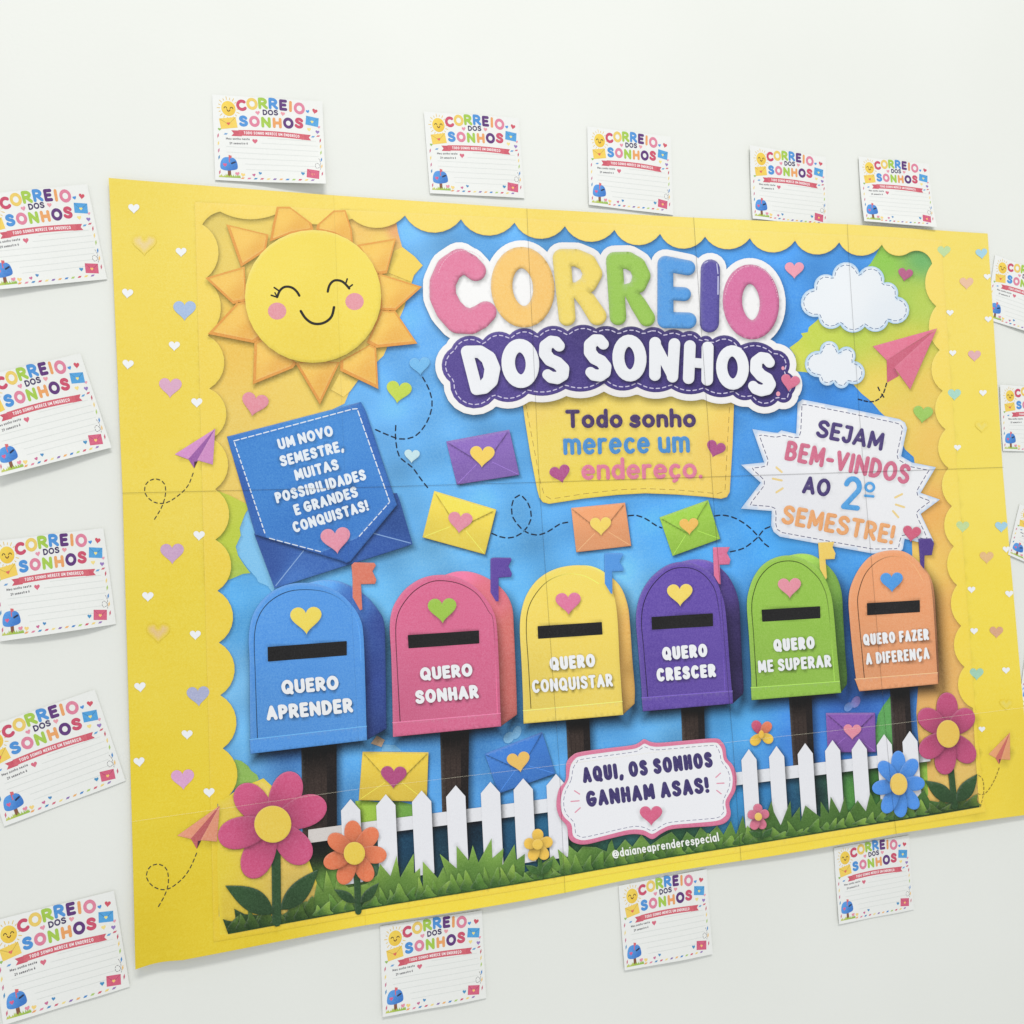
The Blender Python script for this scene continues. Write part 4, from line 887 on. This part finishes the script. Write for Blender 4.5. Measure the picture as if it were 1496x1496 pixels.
for i, q in enumerate(fr):
    lo, hi = q[q[:, 1].argmax()], q[q[:, 1].argmin()]; k = random.random(); d = .74 if (lo[0] < 450 or lo[0] > 1330) else 1.0
    P('grass_blade', catmull(q, 3, True), [(lo[0], lo[1], tuple(np.array((56 + 10 * k, 92 + 12 * k, 46 + 6 * k)) * d)), (hi[0], hi[1], tuple(np.array((108 + 44 * k, 150 + 34 * k, 68 + 16 * k)) * d))], 17.6 + (i % 3) * .4, parent=grass, step=5, bevel=(1.4, .22), tone=(1.0, .6, 2.4, .34))

# ---- flowers
def petal(c, tip, wd):
    c = np.asarray(c, float); tip = np.asarray(tip, float); d = tip - c; l = np.hypot(*d); a = math.atan2(d[1], d[0])
    t = np.linspace(0, 2 * math.pi, 33)[:-1]
    x = l * (.5 - .5 * np.cos(t)); y = wd * np.sin(t) * (.62 + .38 * (x / l)) * 1.08
    return np.stack([c[0] + x * math.cos(a) - y * math.sin(a), c[1] + x * math.sin(a) + y * math.cos(a)], 1)
def leaf(base, tip, w, side=1):
    b_ = np.asarray(base, float); t_ = np.asarray(tip, float); d = t_ - b_; n = np.array([-d[1], d[0]]) / max(np.hypot(*d), 1e-6)
    s = np.linspace(0, 1, 14); f = np.sin(s ** .8 * math.pi) * w
    return np.vstack([b_ + np.outer(s, d) + np.outer(f, n), (b_ + np.outer(s, d) - np.outer(f, n) * .8)[::-1][1:-1]])
def shade_of(pc, i): return np.array(pc[i % len(pc)] if isinstance(pc[0], tuple) else pc, float)
def flower(t, c, cr, tips, wd, pc, cc, stem, leaves, lv, gc=(58, 88, 56)):
    c0 = t(c)[0]; s = t.s
    f = P('printed_flower', ellipse(c0[0], c0[1], cr[0] / s, cr[1] / s), cc, lv + 1, step=6, bevel=(2.4, .18), tone=(.8, 2.0, 2.6, .32))
    if stem is not None:
        q = t(*stem[0]); w = stem[1] / s
        P('stem', union(stroke_polys(q, w, 8)), gc, lv - 1, parent=f, step=6, bevel=(1.6, .2), tone=(1.2, .6, 2.5, .3))
    for b_, tip, w in leaves:
        q = t(b_, tip); P('leaf', leaf(q[0], q[1], w / s), [(q[0][0], q[0][1], tuple(np.array(gc) * .92)), (q[1][0], q[1][1], tuple(np.array(gc) * 1.06))], lv - .6, parent=f, step=6, bevel=(2.0, .2), tone=(1, 2, 2.6, .34))
    for i, tip in enumerate(tips):
        q = t(tip)[0]; pk = shade_of(pc, i)
        P('petal', petal(c0, q, wd / s), [(c0[0], c0[1], tuple(pk * .88)), (q[0], q[1], tuple(np.minimum(pk * 1.04, 250)))], lv + .05 * tips.index(tip), parent=f, step=6, bevel=(2.6, .2), tone=(.9, 2.4, 3.0, .44))
flower(M_, (860, 560), (106, 105), [(660, 345), (985, 265), (1165, 440), (1065, 770), (720, 860), (548, 640)], 100, (200, 94, 132), (232, 204, 92), ([(878, 690), (880, 900), (882, 1110)], 26), [((862, 1062), (588, 905), 72), ((905, 1042), (1122, 815), 62)], 20)
flower(M_, (1327, 727), (61, 65), [(1315, 540), (1455, 588), (1512, 740), (1420, 882), (1250, 900), (1152, 790), (1180, 628)], 56, (222, 130, 94), (234, 206, 92), ([(1340, 840), (1345, 950), (1348, 1055)], 19), [((1330, 1005), (1210, 930), 30), ((1360, 1005), (1468, 893), 30)], 20)
flower(N_, (1310, 712), (30, 30), [(1312, 624), (1396, 692), (1362, 795), (1272, 802), (1232, 705)], 36, (234, 194, 92), (236, 200, 96), ([(1322, 780), (1325, 900)], 13), [((1322, 880), (1238, 830), 24), ((1330, 880), (1398, 795), 24)], 20, (74, 112, 58))
flower(P_, (1202, 341), (63, 75), [(1198, 116), (1048, 218), (1338, 218), (1338, 488), (1172, 560), (1050, 456)], 66, (186, 86, 124), (230, 196, 96), ([(1212, 530), (1225, 730)], 17), [((1215, 710), (1070, 592), 46), ((1235, 705), (1356, 558), 44)], 20, (56, 88, 54))
flower(P_, (925, 612), (47, 59), [(928, 432), (1024, 480), (1066, 606), (1022, 742), (930, 790), (842, 766), (782, 640), (826, 492)], 44, (88, 148, 222), (234, 202, 108), None, [], 20)
flower(P_, (165, 790), (20, 22), [(162, 720), (222, 766), (194, 855), (132, 858), (108, 772)], 28, (212, 124, 146), (234, 200, 110), ([(170, 840), (182, 905)], 8), [((180, 900), (112, 868), 20), ((184, 900), (240, 852), 20)], 20, (66, 104, 56))
flower(P_, (190, 345), (14, 22), [(150, 272), (238, 280), (135, 400), (250, 385)], 30, [(202, 96, 124), (224, 134, 104), (236, 196, 84), (238, 202, 92)], (236, 192, 84), None, [], 8)

# ---- lower sign and signature
sgn = P('pink_edged_sign', catmull(O_((200, 490), (205, 380), (245, 328), (300, 305), (470, 282), (640, 262), (690, 243), (722, 222), (765, 240), (830, 246), (1000, 232), (1190, 218), (1235, 238), (1260, 280), (1270, 350), (1308, 395), (1332, 470), (1322, 560), (1282, 640), (1290, 715), (1262, 765), (1195, 790), (1040, 802), (900, 815), (830, 845), (772, 880), (710, 852), (620, 848), (480, 878), (340, 911), (265, 905), (220, 870), (205, 790), (160, 735), (138, 655), (155, 550)), 4, True),
         (216, 128, 158), 20, step=6, bevel=(2.2, .24), tone=(1.5, 4, 5, .4))
P('sign_face', catmull(O_((218, 485), (232, 400), (262, 352), (305, 332), (470, 308), (640, 288), (690, 272), (724, 252), (765, 268), (830, 272), (1000, 258), (1180, 245), (1220, 262), (1238, 295), (1250, 360), (1285, 405), (1305, 475), (1296, 555), (1256, 632), (1262, 705), (1240, 738), (1190, 760), (1040, 775), (900, 788), (830, 815), (772, 845), (710, 820), (620, 818), (480, 850), (340, 882), (280, 878), (246, 850), (235, 778), (185, 725), (166, 650), (180, 560)), 4, True), (232, 232, 235), 20.6, parent=sgn, step=8, bevel=(1.2, -.12))
ins = catmull(O_((236, 490), (250, 412), (278, 372), (315, 352), (640, 308), (690, 292), (725, 272), (765, 288), (830, 292), (1175, 264), (1205, 280), (1222, 310), (1236, 375), (1268, 415), (1288, 480), (1278, 550), (1240, 630), (1244, 700), (1225, 722), (1185, 742), (900, 768), (830, 795), (772, 825), (710, 800), (620, 800), (340, 862), (290, 858), (264, 838), (254, 768), (205, 715), (186, 648), (198, 565)), 3, True)
P('stitching', dashes(ins, 5.2, 3.6, .42, True), (122, 120, 150), 21, parent=sgn)
for s, a, b_, cap, r_ in [('AQUI, OS SONHOS', (316, 512), (1180, 408), 106, 13.8), ('GANHAM ASAS!', (340, 670), (1154, 576), 108, 14)]:
    P('lettering', text(s, O_(a)[0], O_(b_)[0], cap / O_.s, r_ / O_.s), (74, 64, 116), 21, parent=sgn, step=6, bevel=(1.2, .2))
for a, b_ in [((258, 560), (292, 582)), ((235, 630), (288, 626)), ((262, 702), (296, 672)), ((1195, 475), (1226, 447)), ((1202, 514), (1248, 512)), ((1200, 560), (1228, 582))]:
    q = O_(a, b_); P('shine_mark', capsule(q[0], q[1], .9, 5), (222, 158, 176), 21, parent=sgn)
P('heart_emblem', hrt(O_, 765, 728, 150, -1), (214, 110, 142), 21, parent=sgn, step=6, bevel=(2.2, .2), tone=(.6, 2, 2, .3))
P('signature', text('@daianeaprenderespecial', O_((510, 1003))[0], O_((1212, 892))[0], 57 / O_.s, 4.4 / O_.s, gap=.10), (236, 237, 234), 19, tone=(.5, .8, 1.2, .3))

# ---- joints between the sheets
def joint(p, w, c, al):
    P('sheet_joint', union(stroke_polys(resample(np.array(p, float), 12, False), w, 8)), c, 26, alpha=al, mat=JOINT)
for i, (w, al) in [(1, (.3, .12)), (2, (.32, .40)), (3, (.32, .46)), (4, (.36, .34))]:
    joint([ROW[j][i] for j in range(4)], w, (44, 40, 36), al)
joint(ROW[1], .42, (48, 42, 34), .44)
joint(ROW[2], .45, (246, 240, 214), .22)
art.finish(poster)

# ================================================================== THE SMALL CARDS
CW, CH = 105.0, 77.0                                  # millimetres
def card_xyz(V, lv):
    return np.stack([(V[:, 0] - CW / 2) / 1000, np.full(len(V), -(0.0003 + lv * 0.00004)), -(V[:, 1] - CH / 2) / 1000], 1)
deck = Art(card_xyz, CARD, 5.0); SIMPLIFY = 0.02
Q = deck.add
f_ = lambda u, v: np.array([u * CW, v * CH])
PINK, ROSE, BLUE, GREEN, GOLD, PLUM, ORNG = (218, 132, 156), (200, 82, 108), (80, 146, 210), (164, 198, 80), (230, 200, 106), (96, 56, 120), (228, 162, 102)
DARK = (70, 58, 98)
Q('card_paper', np.array([(0, 0), (CW, 0), (CW, CH), (0, CH)], float), [(0, 0, (230, 231, 228)), (CW, CH, (227, 228, 224))], 0, step=5)
card_root = bpy.data.objects.new('note_card', None); col.objects.link(card_root); card_root.empty_display_size = 0.02
for ch, u, v, w, h, c, rot in [('C', .255, .100, 10.2, 10.4, ROSE, -8), ('O', .352, .073, 11, 11, GOLD, -4), ('R', .452, .058, 9.2, 10.6, GREEN, -2), ('R', .548, .052, 9.2, 10.6, BLUE, 0), ('E', .640, .060, 7.8, 10.4, PLUM, 1), ('I', .708, .070, 3, 10.4, ORNG, 3), ('O', .790, .086, 11, 11, PINK, 4),
                               ('S', .265, .285, 8.6, 10.2, BLUE, -4), ('O', .366, .280, 10.2, 10.2, PINK, 0), ('N', .472, .282, 9.2, 10, GREEN, 0), ('H', .576, .280, 8.8, 9.8, ORNG, 0), ('O', .680, .273, 10.4, 10.4, PLUM, 0), ('S', .780, .264, 8.6, 10.2, ROSE, 4)]:
    q = f_(u, v); Q('letter', glyph_at(ch, q[0], q[1], w, h, 1.42, rot), c, 1.5)
Q('lettering', text('DOS', f_(.447, .198), f_(.590, .190), 5.2, .62), DARK, 1.5)
def card_heart(u, v, w, c, rot=0): q = f_(u, v); Q('printed_heart', heart(q[0], q[1], w, rot, 18), c, 1.5)
for a in [(.40, .178, 4.4, (226, 150, 168), -8), (.632, .168, 4.4, (228, 156, 166), 8), (.868, .118, 3.6, BLUE, -6), (.935, .110, 5.4, (206, 88, 104), 14), (.872, .335, 4.0, (236, 216, 140), 0), (.950, .362, 4.0, (150, 124, 186), 6), (.966, .300, 3.0, (226, 160, 176), 0),
          (.362, .520, 5.2, (212, 110, 130), 0), (.045, .405, 3.0, (150, 186, 96), 0), (.188, .920, 4.2, (224, 144, 164), -6), (.238, .930, 4.2, (236, 208, 130), 8), (.338, .925, 3.2, (200, 110, 150), -10), (.395, .902, 3.2, (76, 140, 190), 10), (.790, .890, 3.8, (76, 146, 190), 6)]:
    card_heart(*a)
# ribbon with the motto
top = [f_(u, .430 - .014 * math.sin((u - .2) / .62 * math.pi)) for u in np.linspace(.215, .825, 12)]
rib = np.array([p - (0, 2.6) for p in top] + [p + (0, 2.6) for p in top[::-1]])
rb = Q('ribbon', rib, (208, 102, 114), 1.6)
Q('ribbon_tail', np.array([f_(.150, .405), f_(.235, .400), f_(.245, .468), f_(.150, .472), f_(.172, .438)]), (202, 92, 108), 1.2, parent=rb)
Q('ribbon_tail', np.array([f_(.885, .400), f_(.805, .396), f_(.795, .465), f_(.885, .468), f_(.866, .434)]), (202, 92, 108), 1.2, parent=rb)
base = np.array([p + (0, 1.25) for p in top])
words = text('TODO SONHO MERECE UM ENDEREÇO', (0, 0), (54, 0), 2.6, .25, gap=.16, n=6)
cx_ = f_(.52, 0)[0] - 27
words = [np.stack([w_[:, 0] + cx_, w_[:, 1] + np.interp(w_[:, 0] + cx_, base[:, 0], base[:, 1])], 1) for w_ in words]
Q('lettering', words, (240, 236, 236), 2.2, parent=rb)
Q('lettering', text('Meu sonho neste', f_(.100, .520), f_(.315, .508), 2.1, .20, gap=.16, n=6), (92, 90, 96), 1.5)
Q('lettering', text('2º semestre é', f_(.130, .572), f_(.295, .562), 2.1, .20, gap=.16, n=6), (92, 90, 96), 1.5)
Q('writing_line', [capsule(f_(a, v), f_(b_, v), .16, 3) for a, b_, v in [(.48, .93, .475), (.42, .945, .535), (.10, .95, .600), (.10, .95, .665), (.10, .93, .730), (.26, .92, .795), (.27, .87, .860)]], (208, 212, 208), 1.2)
# smiling sun with rays
q0 = f_(.135, .150)
s_ = Q('printed_sun', ellipse(q0[0], q0[1], 6.8, 6.8, 0, 26), [(q0[0] - 2, q0[1] - 2, (240, 214, 100)), (q0[0] + 3, q0[1] + 4, (228, 188, 70))], 1.6, step=2)
Q('ray', [capsule(q0 + 8.1 * np.array([math.cos(a), math.sin(a)]), q0 + (10.8 if i % 2 else 9.8) * np.array([math.cos(a), math.sin(a)]), .32, 3) for i, a in enumerate(np.linspace(0, 2 * math.pi, 19)[:-1])], (226, 192, 92), 1.4, parent=s_)
eye = lambda dx: catmull(np.array([(-1.3, .5), (-.8, -.4), (0, -.7), (.8, -.4), (1.3, .5)]) + q0 + (dx, -.6), 3)
Q('closed_eye', union(stroke_polys(eye(-2.9), .36, 8)), (70, 54, 44), 2.2, parent=s_)
Q('closed_eye', union(stroke_polys(eye(2.9), .36, 8)), (70, 54, 44), 2.2, parent=s_)
Q('smile', union(stroke_polys(catmull(np.array([(-1.4, 1.2), (-.7, 2.2), (0, 2.5), (.7, 2.2), (1.4, 1.2)]) + q0, 3), .42, 8)), (96, 52, 44), 2.2, parent=s_)
def card_env(u, v, w, h, rot, c, hc):
    q = f_(u, v); a = math.radians(rot); R2 = np.array([[math.cos(a), math.sin(a)], [-math.sin(a), math.cos(a)]])
    tr = lambda pts: np.array(pts, float) @ R2 + q
    e = Q('printed_envelope', tr([(-w / 2, -h / 2), (w / 2, -h / 2), (w / 2, h / 2), (-w / 2, h / 2)]), c, 1.5)
    Q('flap', union(stroke_polys(tr([(-w / 2 + .4, -h / 2 + .4), (0, h * .12), (w / 2 - .4, -h / 2 + .4)]), .26, 6)), tuple(np.array(c) * .84), 1.9, parent=e)
    Q('heart_seal', heart(*tr([(0, h * .08)])[0], h * .36, rot, 16), hc, 2.3, parent=e)
card_env(.128, .322, 16.0, 9.6, -9, (236, 204, 96), (218, 112, 96))
card_env(.905, .232, 12.6, 8.4, 8, (84, 160, 214), (236, 222, 130))
card_env(.885, .888, 12.2, 8.2, 7, (208, 98, 126), (240, 196, 120))
# little letter box in the grass
q = f_(.115, .80)
mb = Q('printed_mailbox', catmull(q + np.array([(-8, 4.6), (-7.6, -1), (-5, -4.8), (-.5, -5.8), (4.5, -5.2), (7.4, -2.4), (8, 4.2), (2, 6.2), (-4, 6.4)]), 4, True), [(q[0] - 4, q[1] - 3, (104, 166, 228)), (q[0] + 5, q[1] + 4, (62, 116, 190))], 1.7, step=3)
Q('post', np.array([q + (-1.4, 5.4), q + (1.6, 5.4), q + (1.8, 11.8), q + (-1.4, 11.8)]), (132, 88, 66), 1.4, parent=mb)
Q('mail_slot', capsule(q + (2.6, -.2), q + (6.0, -1.6), .75, 4), (40, 52, 84), 2.1, parent=mb)
Q('flag', np.array([q + (.1, -1), q + (.1, -7.8), q + (3.0, -7.2), q + (2.6, -4.8), q + (1.0, -4.9), q + (1.0, -1)]), (212, 104, 110), 2.3, parent=mb)
Q('heart_emblem', heart(q[0] - 3.8, q[1] + 1.6, 3.8, 0, 16), (214, 100, 140), 2.1, parent=mb)
random.seed(3)
gr = []
for i in range(17):
    x = q[0] - 9 + i * 1.16; h = random.uniform(1.2, 3.0)
    gr.append(np.array([(x - 1.1, q[1] + 12.8), (x + random.uniform(-1, 1), q[1] + 12.2 - h), (x + 1.1, q[1] + 12.8)]))
Q('grass', union(gr), [(q[0] - 8, q[1] + 12, (206, 206, 110)), (q[0] + 2, q[1] + 12, (160, 190, 84)), (q[0] + 8, q[1] + 12, (150, 186, 84))], 2.6)
# airmail edge stripes
def stripe(u, v, c, w=3.1, h=1.45, vert=False, lean=.9):
    x, y = f_(u, v)
    p = np.array([(-w / 2 + lean, -h / 2), (w / 2 + lean * .6, -h / 2), (w / 2 - lean, h / 2), (-w / 2 - lean * .6, h / 2)])
    if vert: p = np.array([(-h / 2, -w / 2 + lean + .4), (h / 2, -w / 2 - lean + .4), (h / 2, w / 2 - lean), (-h / 2, w / 2 + lean)])
    Q('edge_stripe', p + (x, y), c, 1.3)
for i, c in enumerate([ORNG, PINK, (70, 140, 190), (206, 100, 120), (234, 214, 140), (140, 110, 172), (232, 176, 110), (70, 134, 196), (172, 200, 110), (206, 88, 108), (234, 206, 120), (152, 120, 180)]):
    stripe(.235 + i * .0585, .966, c)
for v, c in [(.46, (196, 92, 108)), (.535, (234, 206, 130)), (.612, (170, 198, 108)), (.700, (76, 138, 198)), (.785, (232, 190, 120)), (.880, (200, 104, 124))]: stripe(.972, v, c, vert=True)
for v, c in [(.475, (204, 120, 140)), (.565, (234, 210, 130)), (.650, (200, 124, 150)), (.730, (84, 146, 190)), (.905, (204, 110, 128))]: stripe(.030, v, c, vert=True)
for u, v, c in [(.100, .452, (110, 160, 206)), (.905, .420, (96, 160, 206)), (.955, .408, (206, 106, 120))]: stripe(u, v, c)
Q('dashed_trail', dashes(catmull(np.array([f_(.948, .690), f_(.962, .745), f_(.950, .800), f_(.918, .812), f_(.912, .768), f_(.935, .748), f_(.958, .790), f_(.955, .830)]), 5), 1.5, .8, .20), (110, 108, 112), 1.4)
for r_ in deck.parts:                                 # the cards came out of a paler printer
    if isinstance(r_['color'], tuple): r_['color'] = tuple(np.array(r_['color']) * .95 + 236 * .05)
deck.finish(card_root)

def descend(o):
    out = []
    for c in o.children: out.append(c); out += descend(c)
    return out
def copy_card(o, parent=None):
    c = o.copy(); col.objects.link(c)
    if o.data is not None: c.data = o.data.copy()
    if parent is not None: c.parent = parent
    for ch in list(o.children): copy_card(ch, c)
    return c
def bend(root, lifts):
    """curl of this card's paper: lifts in mm of top left, top right, bottom right, bottom left corner, and a belly of the lower edge"""
    tl, tr, br, bl, belly = [1.5 * k for k in lifts]
    for o in descend(root):
        me = o.data; n = len(me.vertices); a = np.empty(n * 3, np.float32); me.vertices.foreach_get('co', a); a = a.reshape(-1, 3)
        u = a[:, 0] / (CW / 1000) + .5; v = -a[:, 2] / (CH / 1000) + .5
        if o.name.startswith('card_paper'):            # scissor-cut by hand: each margin a little different
            e = [random.uniform(-.2, 1.7) / 1000 for _ in range(8)]
            a[:, 0] += -e[0] * (1 - u) * (1 - v) - e[1] * (1 - u) * v + e[2] * u * (1 - v) + e[3] * u * v
            a[:, 2] += e[4] * (1 - u) * (1 - v) - e[5] * (1 - u) * v + e[6] * u * (1 - v) - e[7] * u * v
            u = a[:, 0] / (CW / 1000) + .5; v = -a[:, 2] / (CH / 1000) + .5
        v = np.maximum(v, 0); h = tl * (1 - u) ** 2 * (1 - v) ** 2 + tr * u ** 2 * (1 - v) ** 2 + br * u ** 2 * v ** 2 + bl * (1 - u) ** 2 * v ** 2 + belly * v ** 2 * 4 * u * (1 - u) + .25 * np.sin(u * 9 + br) * v
        a[:, 1] -= (h + .25) / 1000
        me.vertices.foreach_set('co', a.ravel()); me.update()
GRP = 'small printed cards taped round the poster'
CARDS = [  # traced corners TL TR BR BL, curl, label
 ([(311.4, 139.6), (469.5, 151), (474.6, 272), (316.5, 264)], (.3, 1.0, 5.5, .5, .6), "white note card above the poster sun, first in the upper row, lower right corner lifting"),
 ([(621, 166), (757.8, 173), (763.6, 287), (627.5, 283)], (.5, .3, .8, .6, .5), "white note card in the upper row above the title's first letters, second from left"),
 ([(860.7, 190), (978, 199.5), (981, 313), (859, 299.7)], (.4, .3, .8, 1.0, .4), "white note card in the upper row above the middle of the title, third of five"),
 ([(1096, 219.7), (1205.7, 227), (1206.8, 330.5), (1097, 319.8)], (2.2, .4, .4, 1.8, .2), "white note card in the upper row, fourth from left, left edge standing off the wall"),
 ([(1254.4, 231), (1356, 240), (1361, 332.6), (1259.6, 326)], (1.0, .8, 4.0, 3.4, 1.6), "white note card above the clouds, last of the upper row, lower edge loose and shadowed"),
 ([(-38, 288), (125.7, 272), (157.6, 407), (-8, 424)], (.4, .6, .4, 3.2, 1.0), "white note card beside the poster's upper left corner, topmost of the left column"),
 ([(-42, 557), (116, 516), (164.7, 653.7), (2, 697)], (.5, .8, 2.2, 5.0, 2.0), "tilted white note card with bottom edge curling off, second from top of the left column"),
 ([(-14, 790), (151.6, 776), (167.7, 908), (0, 937)], (.4, .6, .5, .8, 3.0), "white note card with bulging lower edge, middle one of the five in the left column"),
 ([(-36, 1070), (138, 1010), (181, 1137), (6, 1208)], (.3, .4, .4, .5, .3), "steeply tilted white note card lying flat, fourth from top of the left column"),
 ([(-16, 1349), (166, 1302.6), (190, 1441), (7.7, 1493)], (.4, .6, .7, 1.2, .5), "white note card in the lower left corner, lowest of the left column"),
 ([(556, 1354), (703, 1331), (709.5, 1457), (559.7, 1482)], (.4, .4, 1.0, 1.6, 1.0), "white note card under the fence, first from left of three below the poster"),
 ([(904, 1289), (1029, 1275.5), (1040, 1388), (912, 1418)], (.3, .4, 1.4, 1.2, 1.2), "white note card below the pink edged sign, middle one of three below the poster"),
 ([(1216.4, 1238), (1326, 1222), (1334, 1327.6), (1225.8, 1347.6)], (.4, .5, .6, .9, .3), "white note card below the blue flower, rightmost of three below the poster"),
 ([(1453, 376), (1546, 405), (1535, 500), (1440, 462)], (.3, .5, 2.0, .4, .6), "tilted white note card half out of view, topmost at right, tucked against the poster edge"),
 ([(1459.6, 562.6), (1556, 570), (1562, 662), (1464.5, 658)], (1.2, .5, .5, .6, .2), "level white note card cut by the right picture edge, second from top there"),
 ([(1489, 737), (1580, 778), (1566, 858), (1474, 803)], (.4, .5, 1.2, .8, .6), "turned white note card at the right picture edge, third from top, lower left corner showing"),
 ([(1497, 945), (1592, 968), (1588, 1058), (1491, 1017)], (.3, .5, .8, .5, .3), "white note card almost hidden at the right picture edge, lowest one there"),
]
placed = [card_root] + [copy_card(card_root) for _ in CARDS[1:]]
for o, (qd, lifts, lab) in zip(placed, CARDS):
    bend(o, lifts)
    p = wall_xz(qd); dx = ((p[1] - p[0]) + (p[2] - p[3])) / 2; dy = ((p[3] - p[0]) + (p[2] - p[1])) / 2
    ang = math.atan2(dx[1], dx[0]); a2 = math.atan2(dy[0], -dy[1])
    th = (ang + a2) / 2 if abs(ang - a2) < .3 else ang
    c = p.mean(0)
    o.location = (c[0], 0.0, c[1] + Z0)
    o.rotation_euler = (0, -th, 0)
    o.scale = (np.hypot(*dx) / (CW / 1000), 1, np.hypot(*dy) / (CH / 1000))
    o['label'] = lab; o['category'] = 'note card'; o['group'] = GRP
    print('card', round(math.degrees(ang), 1), round(math.degrees(a2), 1), round(o.scale[0], 2), round(o.scale[2], 2))
